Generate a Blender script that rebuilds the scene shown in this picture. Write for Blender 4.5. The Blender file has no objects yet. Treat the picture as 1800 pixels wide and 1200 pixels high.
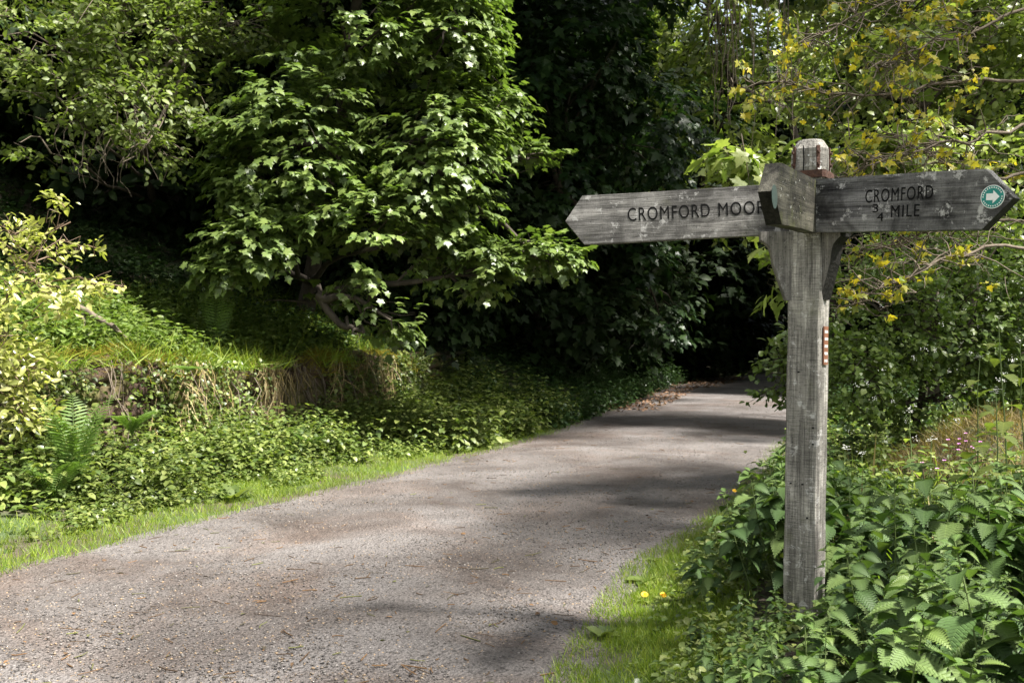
import bpy, bmesh, math, random
import numpy as np
from mathutils import Vector, Matrix

rng = np.random.default_rng(7)
random.seed(7)
sc = bpy.context.scene
COL = sc.collection
R = math.radians

# ------------------------------------------------------------------ camera
CAM_Z = 1.42
FPX = 1750.0                      # focal length in pixels of the 1800 px wide photograph
cam_d = bpy.data.cameras.new('camera')
cam_d.sensor_width = 36.0
cam_d.lens = 35.0
cam_d.clip_start = 0.05
cam_d.clip_end = 2000
cam = bpy.data.objects.new('camera', cam_d)
cam.location = (0, 0, CAM_Z)
cam.rotation_euler = (R(90), 0, 0)
COL.objects.link(cam)
sc.camera = cam
cam_d.dof.use_dof = True
cam_d.dof.focus_distance = 4.7
cam_d.dof.aperture_fstop = 8.0

# ------------------------------------------------------------------ light
SUN_EL, SUN_AZ = 58.0, 114.0       # azimuth measured clockwise from +Y (the view direction)
world = bpy.data.worlds.new('World')
sc.world = world
world.use_nodes = True
wn = world.node_tree.nodes
bg = wn['Background']
sky = wn.new('ShaderNodeTexSky')
sky.sky_type = 'NISHITA'
sky.sun_disc = False
sky.sun_elevation = R(SUN_EL)
sky.sun_rotation = R(SUN_AZ)
sky.air_density = 1.0
sky.dust_density = 2.5
# broken white cloud over the blue
wl = world.node_tree.links
wtc = wn.new('ShaderNodeTexCoord'); cl = wn.new('ShaderNodeTexNoise'); cl.inputs['Scale'].default_value = 2.6; cl.inputs['Detail'].default_value = 6
wl.new(wtc.outputs['Generated'], cl.inputs['Vector'])
cr = wn.new('ShaderNodeValToRGB'); cr.color_ramp.elements[0].position = .38; cr.color_ramp.elements[1].position = .60
cr.color_ramp.elements[0].color = (.25, .25, .25, 1); cr.color_ramp.elements[1].color = (.9, .9, .9, 1)
wl.new(cl.outputs[0], cr.inputs[0])
cm = wn.new('ShaderNodeMix'); cm.data_type = 'RGBA'; wl.new(cr.outputs[0], cm.inputs[0]); wl.new(sky.outputs[0], cm.inputs[6])
cm.inputs[7].default_value = (5.6, 5.5, 5.2, 1)
wl.new(cm.outputs[2], bg.inputs[0])
bg.inputs[1].default_value = 0.07
sun_d = bpy.data.lights.new('sun', 'SUN')
sun_d.energy = 5.0
sun_d.angle = R(6.0)
sun_d.color = (1.0, 0.955, 0.89)
sun = bpy.data.objects.new('sun', sun_d)
COL.objects.link(sun)
to_sun = Vector((math.sin(R(SUN_AZ)) * math.cos(R(SUN_EL)), math.cos(R(SUN_AZ)) * math.cos(R(SUN_EL)), math.sin(R(SUN_EL))))
sun.rotation_euler = to_sun.to_track_quat('Z', 'Y').to_euler()
sun.location = to_sun * 60
sc.view_settings.view_transform = 'Standard'
sc.view_settings.look = 'None'
sc.view_settings.exposure = 2.05
sc.view_settings.gamma = 1.0
sc.cycles.max_bounces = 7
sc.cycles.transparent_max_bounces = 4
sc.cycles.diffuse_bounces = 3
sc.cycles.sample_clamp_indirect = 6.0

def at(px, py, Y):
    """the point at distance Y that the photograph shows at this pixel"""
    return np.array([(px - 900) * Y / FPX, Y, CAM_Z + (600 - py) * Y / FPX])

# ------------------------------------------------------------------ numbers
def _h(ix, iy, s):
    n = (ix * 374761393 + iy * 668265263 + s * 974634777) & 0xFFFFFFFF
    n = ((n ^ (n >> 13)) * 1274126177) & 0xFFFFFFFF
    return ((n ^ (n >> 16)) & 0xFFFF) / 65535.0

def noise2(x, y, s=0):
    x = np.asarray(x, float); y = np.asarray(y, float)
    ix = np.floor(x).astype(np.int64); iy = np.floor(y).astype(np.int64)
    fx = x - ix; fy = y - iy
    fx = fx * fx * (3 - 2 * fx); fy = fy * fy * (3 - 2 * fy)
    a = _h(ix, iy, s); b = _h(ix + 1, iy, s); c = _h(ix, iy + 1, s); d = _h(ix + 1, iy + 1, s)
    return (a * (1 - fx) + b * fx) * (1 - fy) + (c * (1 - fx) + d * fx) * fy

def fbm(x, y, s=0, o=3):
    t = 0; a = 0.5
    for k in range(o):
        t = t + a * noise2(np.asarray(x) * 2 ** k, np.asarray(y) * 2 ** k, s + k); a *= 0.5
    return t / (1 - 0.5 ** o)

def ss(a, b, x):
    t = np.clip((np.asarray(x, float) - a) / (b - a), 0, 1)
    return t * t * (3 - 2 * t)

def unit(v):
    v = np.asarray(v, float)
    return v / np.maximum(np.linalg.norm(v, axis=-1, keepdims=True), 1e-9)

# ------------------------------------------------------------------ lie of the land
LY = [-30, -8, 0, 4, 6.14, 7.0, 8.28, 9.63, 11.3, 13.1, 15.06, 17.75, 21.6, 31, 38, 45, 52, 60, 75, 400]
LX = [-7, -4.6, -3.9, -3.5, -3.16, -2.8, -2.37, -1.65, -.97, -.22, .52, 1.32, 2.47, 4.97, 7.6, 12, 18.5, 28, 50, 560]
RY = [-30, -8, 0, 4.14, 5.4, 6.37, 7.53, 9.2, 10.8, 13.1, 16.6, 21, 31, 38, 45, 52, 60, 75, 400]
RX = [-3, -.9, -.3, .24, .56, .84, 1.42, 2.0, 2.66, 3.4, 4.7, 5.9, 9.2, 12.2, 17, 24, 33.5, 56, 570]
def Ledge(y): return np.interp(y, LY, LX)
def Redge(y): return np.interp(y, RY, RX)
WALL_D = 2.25
def topn(y): return .24 * (fbm(y * .9, y * 0, 45) - .5) + .20 * (fbm(y * 2.6, y * 0, 46) - .5)
def H(x, y):
    x = np.asarray(x, float); y = np.asarray(y, float)
    dl = (Ledge(y) - x) * .95
    dr = (x - Redge(y)) * .95
    w = 1 - ss(14.5, 20, y)
    bump = (fbm(x * 1.3, y * 1.3, 3) - .5)
    foot = .22 * ss(.5, 2.2, dl)
    step = (1.02 + topn(y) * (1 - ss(WALL_D + .5, WALL_D + 1.6, dl))) * ss(WALL_D, WALL_D + .22, dl)
    up = .34 * np.clip(dl - WALL_D - .3, 0, 6) + .50 * np.clip(dl - WALL_D - 6.3, 0, 30)
    far = .62 * np.clip(dl - .5, 0, 4) + .42 * np.clip(dl - 4.5, 0, 35)
    hl = w * (foot + step + up) + (1 - w) * far + bump * .22 * ss(.3, 1.5, dl)
    mound = .62 * np.exp(-(((x - 3.95) / .75) ** 2 + ((y - 8.1) / .9) ** 2))
    hr = .10 * ss(0, 1.2, dr) + .03 * np.clip(dr, 0, 5) + .30 * np.clip(dr - 5, 0, 40) + mound + bump * .16 * ss(.2, 1.2, dr)
    z = np.where(dl > 0, hl, np.where(dr > 0, hr, 0))
    inside = np.minimum(ss(-.25, 0, dl) + ss(-.25, 0, dr), 1)
    return z - .03 + .03 * inside * ((dl > 0) | (dr > 0))

# ------------------------------------------------------------------ mesh helpers
def link(o, parent=None):
    COL.objects.link(o)
    if parent is not None:
        o.parent = parent
    return o

def tag(o, label=None, cat=None, group=None, kind=None):
    if label: o['label'] = label
    if cat: o['category'] = cat
    if group: o['group'] = group
    if kind: o['kind'] = kind
    return o

def empty(name, loc, label, cat, group=None):
    o = bpy.data.objects.new(name, None)
    o.location = tuple(float(v) for v in loc); o.empty_display_size = .1
    COL.objects.link(o)
    return tag(o, label, cat, group)

class MB:
    """collects vertices and faces and links them as one mesh object"""
    def __init__(s):
        s.v = []; s.tri = []; s.quad = []; s.n = 0; s.uv = []
    def add(s, V, tri=None, quad=None, uv=None):
        V = np.asarray(V, float).reshape(-1, 3)
        if tri is not None and len(tri): s.tri.append(np.asarray(tri, np.int64) + s.n)
        if quad is not None and len(quad): s.quad.append(np.asarray(quad, np.int64) + s.n)
        s.v.append(V); s.n += len(V)
        s.uv.append(np.zeros((len(V), 2)) if uv is None else np.asarray(uv, float))
    def inst(s, T, P, M, S):
        """template T = (verts, tris, quads, uv) at points P with frames M and sizes S"""
        V, tri, quad, uv = T
        P = np.asarray(P, float); N = len(P)
        if N == 0: return
        S = np.broadcast_to(np.asarray(S, float), (N,))
        W = P[:, None, :] + np.einsum('nij,vj->nvi', M * S[:, None, None], V)
        off = (np.arange(N) * len(V))[:, None, None]
        s.add(W.reshape(-1, 3), (tri[None] + off).reshape(-1, 3) if len(tri) else None,
              (quad[None] + off).reshape(-1, 4) if len(quad) else None, np.tile(uv, (N, 1)))
    def tube(s, pts, rad, k=6):
        pts = np.asarray(pts, float); n = len(pts)
        rad = np.broadcast_to(np.asarray(rad, float), (n,))
        t = unit(np.gradient(pts, axis=0))
        ref = np.array([0.31, 0.17, .93]) if abs(t[:, 2]).mean() < .8 else np.array([1., .2, .1])
        a = unit(np.cross(t, ref)); b = np.cross(t, a)
        ang = np.arange(k) * 2 * np.pi / k
        V = pts[:, None] + rad[:, None, None] * (np.cos(ang)[None, :, None] * a[:, None] + np.sin(ang)[None, :, None] * b[:, None])
        i = np.arange(n - 1)[:, None] * k; j = np.arange(k)[None]; j2 = (j + 1) % k
        q = np.stack([i + j, i + j2, i + k + j2, i + k + j], -1).reshape(-1, 4)
        s.add(V.reshape(-1, 3), None, q)
    def build(s, name, mat, parent=None, smooth=True, uv=False):
        me = bpy.data.meshes.new(name)
        V = np.concatenate(s.v)
        T = np.concatenate(s.tri) if s.tri else np.zeros((0, 3), np.int64)
        Q = np.concatenate(s.quad) if s.quad else np.zeros((0, 4), np.int64)
        me.vertices.add(len(V)); me.vertices.foreach_set('co', V.astype(np.float32).ravel())
        me.loops.add(3 * len(T) + 4 * len(Q))
        me.loops.foreach_set('vertex_index', np.concatenate([T.ravel(), Q.ravel()]).astype(np.int32))
        me.polygons.add(len(T) + len(Q))
        me.polygons.foreach_set('loop_start', np.concatenate([np.arange(len(T)) * 3, 3 * len(T) + np.arange(len(Q)) * 4]).astype(np.int32))
        if smooth: me.polygons.foreach_set('use_smooth', np.ones(len(T) + len(Q), bool))
        if uv:
            at_ = me.attributes.new('leaf_uv', 'FLOAT2', 'POINT')
            at_.data.foreach_set('vector', np.concatenate(s.uv).astype(np.float32).ravel())
        me.update(calc_edges=True); me.validate()
        me.materials.append(mat)
        return link(bpy.data.objects.new(name, me), parent)

def local(mb, origin):
    """shift a builder's points so that they are relative to its thing's base"""
    mb.v = [v - np.asarray(origin) for v in mb.v]
    return mb

def frames(d, n):
    y = unit(d); n = np.asarray(n, float)
    z = unit(n - (n * y).sum(-1, keepdims=True) * y)
    x = np.cross(y, z)
    return np.stack([x, y, z], -1)

# ------------------------------------------------------------------ leaf shapes
def fan(outline, centre, bend=.25, fold=.15):
    P = [np.array([centre[0], centre[1]])] + [np.array(p) for p in outline]
    V = np.array([[p[0], p[1], -bend * (p[1] - .2) ** 2 - .6 * bend * p[0] ** 2 + fold * abs(p[0])] for p in P])
    n = len(outline)
    tri = np.array([[0, 1 + k, 1 + (k + 1) % n] for k in range(n)])
    uv = V[:, :2].copy()
    return V, tri, np.zeros((0, 4), int), uv

def mirror(half, tip):
    return half + [tip] + [(-x, y) for x, y in reversed(half)]

MAPLE = fan(mirror([(.03, .02), (.17, -.06), (.40, -.02), (.34, .14), (.38, .24), (.60, .44), (.44, .46), (.40, .55), (.24, .52), (.25, .70), (.13, .80)], (0, 1.02)), (0, .3), .35, .10)
MAPLE_FAR = fan(mirror([(.05, 0), (.40, .02), (.30, .22), (.58, .48), (.24, .52), (.2, .76)], (0, 1.)), (0, .3), .35, .12)

def ovate(w, kink=.3, fold=.25, bend=.25):
    V = np.array([[0, 0, 0], [w, kink, 0], [w * .8, .68, 0], [0, 1, 0], [-w * .8, .68, 0], [-w, kink, 0], [0, .5, 0]], float)
    V[:, 2] = fold * abs(V[:, 0]) - bend * (V[:, 1] - .3) ** 2
    tri = np.array([[0, 1, 6], [1, 2, 6], [2, 3, 6], [3, 4, 6], [4, 5, 6], [5, 0, 6]])
    return V, tri, np.zeros((0, 4), int), V[:, :2].copy()
OVAL = ovate(.27)
LEAFY = ovate(.22, .35, .3, .3)
ROUND = ovate(.36, .38)
LANCE = ovate(.17, .35)
PINNA = ovate(.062, .22, .1, .3)
HERB = ovate(.33, .25, .2, .35)
def toothed(w, n=9, bend=.45, fold=.22, base=.0, tooth=.05, cord=.0):
    """a leaf with saw teeth, a sunken midrib and puckered side veins"""
    half = []
    for k in range(n):
        t0 = (k + .15) / n; t1 = (k + .75) / n
        def wd(t): return w * (math.sin(math.pi * min(1, t ** .62)) ** .9) * (1.02 - .12 * t) + .004
        half.append((wd(t0) - tooth * .6, t0)); half.append((wd(t1) + tooth * (1.1 - t1), t1 + .045))
    half = [(x, y - cord * (x / w) ** 2 * max(0, .5 - y)) for x, y in half]
    V = []; rows = len(half)
    V.append([0, 0, 0])
    for x, y in half: V.append([x, y, 0])
    for x, y in half: V.append([-x, y, 0])
    mid = [(0, (k + .5) / n) for k in range(n)]
    for x, y in mid: V.append([0, y, 0])
    V.append([0, 1.03, 0])
    V = np.array(V, float)
    r = lambda k: 1 + k
    l = lambda k: 1 + rows + k
    m = lambda k: 1 + 2 * rows + k
    tip = len(V) - 1
    tri = []
    for k in range(n):
        for f, sgn in ((r, 1), (l, -1)):
            a = [[m(k), f(2 * k), f(2 * k + 1)]]
            nxt_m = m(k + 1) if k < n - 1 else tip
            if k < n - 1: a += [[m(k), f(2 * k + 1), nxt_m], [nxt_m, f(2 * k + 1), f(2 * k + 2)]]
            else: a += [[m(k), f(2 * k + 1), tip]]
            if k == 0: a += [[0, f(0), m(0)]]
            tri += [t if sgn > 0 else t[::-1] for t in a]
    uv = V[:, :2].copy()
    V[:, 2] = fold * abs(V[:, 0]) - bend * (V[:, 1] - .25) ** 2 + .012 * np.cos(V[:, 1] * n * 2 * np.pi) * (abs(V[:, 0]) > .02)
    return V, np.array(tri), np.zeros((0, 4), int), uv
NETTLE = toothed(.37, 12, .42, .22, tooth=.022)
HEART = toothed(.42, 7, .35, .2, tooth=.03, cord=.5)
def blade(w=.03, bend=.6):
    V = np.array([[-w, 0, 0], [w, 0, 0], [-w * .8, .45, -bend * .1], [w * .8, .45, -bend * .1], [0, 1, -bend * .5]], float)
    return V, np.array([[2, 3, 4]]), np.array([[0, 1, 3, 2]]), V[:, :2].copy()
BLADE = blade()
BLADE_FINE = blade(.018, 1.0)

# ------------------------------------------------------------------ materials
def new_mat(name):
    m = bpy.data.materials.new(name); m.use_nodes = True
    nt = m.node_tree
    return m, nt.nodes, nt.links, nt.nodes['Principled BSDF']

def ramp(nodes, stops, interp='LINEAR'):
    r = nodes.new('ShaderNodeValToRGB'); r.color_ramp.interpolation = interp
    e = r.color_ramp.elements
    while len(e) < len(stops): e.new(.5)
    for k, (p, c) in enumerate(stops):
        e[k].position = p; e[k].color = (*c, 1) if len(c) == 3 else c
    return r

def noise(nodes, links, scale, detail=4, rough=.6, vec=None, dist=0):
    n = nodes.new('ShaderNodeTexNoise'); n.inputs['Scale'].default_value = scale
    n.inputs['Detail'].default_value = detail; n.inputs['Roughness'].default_value = rough
    n.inputs['Distortion'].default_value = dist
    if vec is not None: links.new(vec, n.inputs['Vector'])
    return n

def mixc(nodes, links, a, b, fac, mode='MIX'):
    m = nodes.new('ShaderNodeMix'); m.data_type = 'RGBA'; m.blend_type = mode
    for s, v in ((0, fac), (6, a), (7, b)):
        if hasattr(v, 'node'): links.new(v, m.inputs[s])
        elif isinstance(v, (int, float)): m.inputs[s].default_value = v
        else: m.inputs[s].default_value = (*v, 1)
    return m.outputs[2]

def leaf_mat(name, cols, trans=.38, rough=.42, spec=.5, veins=None, tint=(1.05, 1.2, .5)):
    m, N, Lk, p = new_mat(name)
    g = N.new('ShaderNodeNewGeometry')
    st = [(k / max(1, len(cols) - 1), c) for k, c in enumerate(cols)]
    r = ramp(N, st); Lk.new(g.outputs['Random Per Island'], r.inputs[0])
    tc = N.new('ShaderNodeTexCoord')
    n = noise(N, Lk, 1.1, 2, .5, tc.outputs['Object'])
    hs = N.new('ShaderNodeHueSaturation')
    mr = N.new('ShaderNodeMapRange'); Lk.new(n.outputs[0], mr.inputs[0])
    mr.inputs[1].default_value = .3; mr.inputs[2].default_value = .7; mr.inputs[3].default_value = .75; mr.inputs[4].default_value = 1.3
    Lk.new(mr.outputs[0], hs.inputs['Value']); Lk.new(r.outputs[0], hs.inputs['Color'])
    col = hs.outputs[0]
    if veins:
        a = N.new('ShaderNodeAttribute'); a.attribute_name = 'leaf_uv'
        sx = N.new('ShaderNodeSeparateXYZ'); Lk.new(a.outputs['Vector'], sx.inputs[0])
        ab = N.new('ShaderNodeMath'); ab.operation = 'ABSOLUTE'; Lk.new(sx.outputs[0], ab.inputs[0])
        mid = N.new('ShaderNodeMath'); mid.operation = 'LESS_THAN'; mid.inputs[1].default_value = .012; Lk.new(ab.outputs[0], mid.inputs[0])
        # side veins: v - 0.9*|u| repeats along the blade
        mu = N.new('ShaderNodeMath'); mu.operation = 'MULTIPLY_ADD'; mu.inputs[1].default_value = -.75
        Lk.new(ab.outputs[0], mu.inputs[0]); Lk.new(sx.outputs[1], mu.inputs[2])
        sc_ = N.new('ShaderNodeMath'); sc_.operation = 'MULTIPLY'; sc_.inputs[1].default_value = veins; Lk.new(mu.outputs[0], sc_.inputs[0])
        fr = N.new('ShaderNodeMath'); fr.operation = 'FRACT'; Lk.new(sc_.outputs[0], fr.inputs[0])
        pp = N.new('ShaderNodeMath'); pp.operation = 'PINGPONG'; pp.inputs[1].default_value = .5; Lk.new(fr.outputs[0], pp.inputs[0])
        vn = ramp(N, [(0, (1, 1, 1)), (.16, (0, 0, 0))]); Lk.new(pp.outputs[0], vn.inputs[0])
        mx = N.new('ShaderNodeMath'); mx.operation = 'MAXIMUM'; Lk.new(mid.outputs[0], mx.inputs[0]); Lk.new(vn.outputs[0], mx.inputs[1])
        f = N.new('ShaderNodeMath'); f.operation = 'MULTIPLY'; f.inputs[1].default_value = .5; Lk.new(mx.outputs[0], f.inputs[0])
        light = mixc(N, Lk, col, (1.7, 1.6, 1.5), 1.0, 'MULTIPLY')
        col = mixc(N, Lk, col, light, f.outputs[0])
        bp = N.new('ShaderNodeBump'); bp.inputs['Strength'].default_value = .7; bp.inputs['Distance'].default_value = .004; bp.invert = True
        Lk.new(vn.outputs[0], bp.inputs['Height']); Lk.new(bp.outputs[0], p.inputs['Normal'])
    Lk.new(col, p.inputs['Base Color'])
    p.inputs['Roughness'].default_value = rough
    p.inputs['Specular IOR Level'].default_value = spec
    t = N.new('ShaderNodeBsdfTranslucent')
    Lk.new(mixc(N, Lk, col, tint, 1.0, 'MULTIPLY'), t.inputs[0])
    mx = N.new('ShaderNodeMixShader'); mx.inputs[0].default_value = trans
    Lk.new(p.outputs[0], mx.inputs[1]); Lk.new(t.outputs[0], mx.inputs[2])
    Lk.new(mx.outputs[0], N['Material Output'].inputs[0])
    return m

def rough_mat(name, c0, c1, scale, bump=.4, rough=.9, stretch=(1, 1, 1), extra=None):
    m, N, Lk, p = new_mat(name)
    tc = N.new('ShaderNodeTexCoord'); mp = N.new('ShaderNodeMapping'); mp.inputs['Scale'].default_value = stretch
    Lk.new(tc.outputs['Object'], mp.inputs[0])
    n = noise(N, Lk, scale, 6, .65, mp.outputs[0])
    r = ramp(N, [(.3, c0), (.7, c1)]); Lk.new(n.outputs[0], r.inputs[0])
    col = r.outputs[0]
    if extra:
        n2 = noise(N, Lk, extra[1], 4, .6, tc.outputs['Object'])
        r2 = ramp(N, [(extra[2], (0, 0, 0)), (extra[2] + .12, (1, 1, 1))]); Lk.new(n2.outputs[0], r2.inputs[0])
        col = mixc(N, Lk, col, extra[0], r2.outputs[0])
    Lk.new(col, p.inputs['Base Color']); p.inputs['Roughness'].default_value = rough
    p.inputs['Specular IOR Level'].default_value = .25
    b = N.new('ShaderNodeBump'); b.inputs['Strength'].default_value = bump; b.inputs['Distance'].default_value = .02
    Lk.new(n.outputs[0], b.inputs['Height']); Lk.new(b.outputs[0], p.inputs['Normal'])
    return m

def flat_mat(name, c, rough=.6, metal=0):
    m, N, Lk, p = new_mat(name)
    tc = N.new('ShaderNodeTexCoord'); n = noise(N, Lk, 60, 4, .6, tc.outputs['Object'])
    Lk.new(mixc(N, Lk, tuple(v * .75 for v in c), tuple(min(1, v * 1.2) for v in c), n.outputs[0]), p.inputs['Base Color'])
    p.inputs['Specular IOR Level'].default_value = .15 if max(c) < .05 else .5; p.inputs['Roughness'].default_value = rough; p.inputs['Metallic'].default_value = metal
    return m

def wood_mat(name, grain_axis, light=(.30, .28, .255), dark=(.055, .050, .047), stain=.5, moss=.35, chalk=.5, seed=0., saw=.25):
    """weathered silver oak: long grain, dark algae stains, chalky lichen, green moss"""
    m, N, Lk, p = new_mat(name)
    tc = N.new('ShaderNodeTexCoord')
    mp = N.new('ShaderNodeMapping'); s = [38, 38, 38]; s[grain_axis] = 2.2; mp.inputs['Scale'].default_value = s
    mp.inputs['Location'].default_value = (seed, seed * .7, seed * 1.3)
    Lk.new(tc.outputs['Object'], mp.inputs[0])
    g = noise(N, Lk, 1, 8, .7, mp.outputs[0], .4)
    mp2 = N.new('ShaderNodeMapping'); s2 = [210, 210, 210]; s2[grain_axis] = 5; mp2.inputs['Scale'].default_value = s2
    Lk.new(tc.outputs['Object'], mp2.inputs[0])
    g2 = noise(N, Lk, 1, 4, .6, mp2.outputs[0])
    r = ramp(N, [(.30, dark), (.48, tuple(.5 * (a + b) for a, b in zip(light, dark))), (.66, light)])
    Lk.new(g.outputs[0], r.inputs[0])
    r2 = ramp(N, [(.3, (.35, .35, .35)), (.6, (1, 1, 1))]); Lk.new(g2.outputs[0], r2.inputs[0])
    col = mixc(N, Lk, r.outputs[0], r2.outputs[0], .75, 'MULTIPLY')
    mps = N.new('ShaderNodeMapping'); mps.inputs['Location'].default_value = (seed * 3, seed, seed * 2); Lk.new(tc.outputs['Object'], mps.inputs[0])
    st = noise(N, Lk, 4.5, 5, .65, mps.outputs[0], .5)
    rs = ramp(N, [(.5 - stain * .14, (.12, .115, .115)), (.5 + .12, (1.1, 1.1, 1.1))]); Lk.new(st.outputs[0], rs.inputs[0])
    col = mixc(N, Lk, col, rs.outputs[0], min(1, stain * 1.5), 'MULTIPLY')
    mo = noise(N, Lk, 6, 6, .7, mps.outputs[0])
    rm = ramp(N, [(.60 - moss * .1, (0, 0, 0)), (.75, (moss, moss, moss))]); Lk.new(mo.outputs[0], rm.inputs[0])
    col = mixc(N, Lk, col, (.11, .12, .04), rm.outputs[0])
    ch = noise(N, Lk, 16, 8, .75, mp.outputs[0] if False else mps.outputs[0], .3)
    c0 = .62 - .055 * chalk; rc = ramp(N, [(c0, (0, 0, 0)), (c0 + .05, (chalk * .8, chalk * .8, chalk * .8))]); Lk.new(ch.outputs[0], rc.inputs[0])
    col = mixc(N, Lk, col, (.50, .49, .47), rc.outputs[0])
    mp3 = N.new('ShaderNodeMapping'); s3 = [14, 14, 14]; s3[grain_axis] = 320; mp3.inputs['Scale'].default_value = s3
    Lk.new(tc.outputs['Object'], mp3.inputs[0]); sw = noise(N, Lk, 1, 3, .6, mp3.outputs[0])
    rw = ramp(N, [(.36, (.45, .45, .45)), (.56, (1.12, 1.12, 1.12))]); Lk.new(sw.outputs[0], rw.inputs[0])
    col = mixc(N, Lk, col, rw.outputs[0], saw, 'MULTIPLY')
    pt = noise(N, Lk, 130, 3, .6, tc.outputs['Object']); rp = ramp(N, [(.30, (.2, .2, .2)), (.42, (1, 1, 1))]); Lk.new(pt.outputs[0], rp.inputs[0])
    col = mixc(N, Lk, col, rp.outputs[0], .8, 'MULTIPLY')
    Lk.new(col, p.inputs['Base Color']); p.inputs['Roughness'].default_value = .85
    p.inputs['Specular IOR Level'].default_value = .2
    ad = N.new('ShaderNodeMath'); ad.operation = 'MULTIPLY_ADD'; ad.inputs[1].default_value = .5
    Lk.new(g2.outputs[0], ad.inputs[0]); Lk.new(g.outputs[0], ad.inputs[2])
    b = N.new('ShaderNodeBump'); b.inputs['Strength'].default_value = .8; b.inputs['Distance'].default_value = .006
    Lk.new(ad.outputs[0], b.inputs['Height']); Lk.new(b.outputs[0], p.inputs['Normal'])
    return m

M = {}
M['maple'] = leaf_mat('maple_leaf', [(.062, .098, .024), (.10, .148, .034), (.14, .185, .045)], .36, .42, .5)
M['maple_shade_tone'] = leaf_mat('maple_leaf_shade_tone', [(.012, .030, .010), (.022, .048, .014), (.04, .072, .02)], .25, .42, .4)  # darker copy of the maple leaf, shade of the hollow put into its colour
M['willow'] = leaf_mat('willow_leaf', [(.085, .12, .026), (.12, .16, .036), (.16, .19, .055)], .40, .5, .4)
M['bush'] = leaf_mat('dogwood_leaf', [(.20, .23, .05), (.28, .29, .08), (.40, .39, .15)], .42, .30, .8)
M['yellow'] = leaf_mat('yellow_young_leaf', [(.16, .21, .04), (.42, .35, .03), (.32, .30, .04), (.13, .19, .035)], .5, .45, .4, tint=(1.15, 1.1, .5))
M['hedge'] = leaf_mat('hawthorn_leaf', [(.07, .112, .026), (.115, .17, .04), (.17, .215, .058)], .36, .4, .5)
M['pale'] = leaf_mat('pale_canopy_leaf', [(.11, .15, .038), (.18, .225, .06), (.27, .30, .095)], .45, .36, .55)
M['wood_far'] = leaf_mat('woodland_leaf', [(.007, .015, .004), (.012, .024, .006), (.02, .034, .009)], .15, .55, .12)  # leaf colour lowered so that the shaded wood goes near black
M['herb'] = leaf_mat('herb_leaf', [(.05, .082, .02), (.11, .15, .036), (.20, .23, .065)], .36, .42, .5)
M['herb_shade_tone'] = leaf_mat('herb_leaf_shade_tone', [(.014, .034, .009), (.024, .052, .013), (.042, .075, .018)], .28, .4, .5)  # darker herb leaf copy, shade under the trees painted into its colour
M['nettle'] = leaf_mat('nettle_leaf', [(.045, .088, .026), (.072, .125, .034), (.11, .16, .044)], .26, .6, .35, veins=11)
M['nettle_top'] = leaf_mat('nettle_tip_leaf', [(.085, .15, .035), (.12, .175, .04)], .3, .5, .4, veins=11)
M['heart'] = leaf_mat('garlic_mustard_leaf', [(.17, .22, .05), (.24, .28, .07)], .45, .45, .4, veins=7)
M['fern'] = leaf_mat('fern_leaf', [(.09, .16, .03), (.12, .19, .04)], .4, .5, .4)
M['grass'] = leaf_mat('grass_blade', [(.10, .17, .02), (.16, .23, .025), (.24, .28, .035)], .42, .5, .35)
M['straw'] = leaf_mat('dry_grass', [(.16, .12, .05), (.27, .21, .10), (.36, .30, .17)], .2, .8, .2, tint=(1, .95, .7))
M['moss'] = leaf_mat('moss_tuft', [(.12, .11, .015), (.20, .15, .02), (.16, .17, .02)], .2, .9, .1)
M['stem'] = flat_mat('green_stem', (.09, .13, .035), .6)
M['stem_red'] = flat_mat('reddish_stem', (.11, .07, .04), .6)
M['twig'] = rough_mat('grey_twig', (.07, .055, .04), (.16, .13, .10), 30, .3)
M['bark'] = rough_mat('dark_bark', (.022, .018, .014), (.075, .062, .048), 9, .8, .95, (1, 1, .25))
M['white_petal'] = flat_mat('white_petal', (.75, .76, .72), .6)
M['pink_petal'] = flat_mat('pink_petal', (.55, .22, .50), .6)
M['yellow_petal'] = flat_mat('yellow_petal', (.85, .50, .01), .6)
M['umbel'] = flat_mat('brown_umbel', (.25, .17, .12), .8)
M['rust'] = rough_mat('rusty_iron', (.035, .020, .016), (.10, .048, .032), 45, .5, .8)
M['black'] = flat_mat('black_routed_letter', (.006, .006, .006), .95)
M['white_paint'] = flat_mat('flaked_white_paint', (.62, .62, .58), .7)
M['teal'] = flat_mat('teal_waymark', (.01, .22, .19), .4)
M['disc_white'] = flat_mat('white_waymark', (.8, .82, .80), .4)
M['brown_plaque'] = flat_mat('brown_plaque', (.22, .09, .05), .5)
M['end_black'] = rough_mat('black_end_wood', (.006, .006, .005), (.03, .028, .024), 60, .5, .95)
M['steel'] = flat_mat('zinc_screw', (.5, .5, .5), .4, .8)

def ground_mat():
    m, N, Lk, p = new_mat('woodland_soil')
    tc = N.new('ShaderNodeTexCoord')
    a = noise(N, Lk, 1.4, 6, .65, tc.outputs['Object']); b = noise(N, Lk, 24, 6, .7, tc.outputs['Object'])
    r = ramp(N, [(.25, (.022, .016, .011)), (.55, (.06, .045, .03)), (.8, (.10, .075, .05))]); Lk.new(b.outputs[0], r.inputs[0])
    r2 = ramp(N, [(.42, (0, 0, 0)), (.58, (1, 1, 1))]); Lk.new(a.outputs[0], r2.inputs[0])
    c = mixc(N, Lk, r.outputs[0], (.045, .07, .02), r2.outputs[0])
    Lk.new(c, p.inputs['Base Color']); p.inputs['Roughness'].default_value = .95
    bp = N.new('ShaderNodeBump'); bp.inputs['Strength'].default_value = .8; bp.inputs['Distance'].default_value = .03
    Lk.new(b.outputs[0], bp.inputs['Height']); Lk.new(bp.outputs[0], p.inputs['Normal'])
    return m

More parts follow.
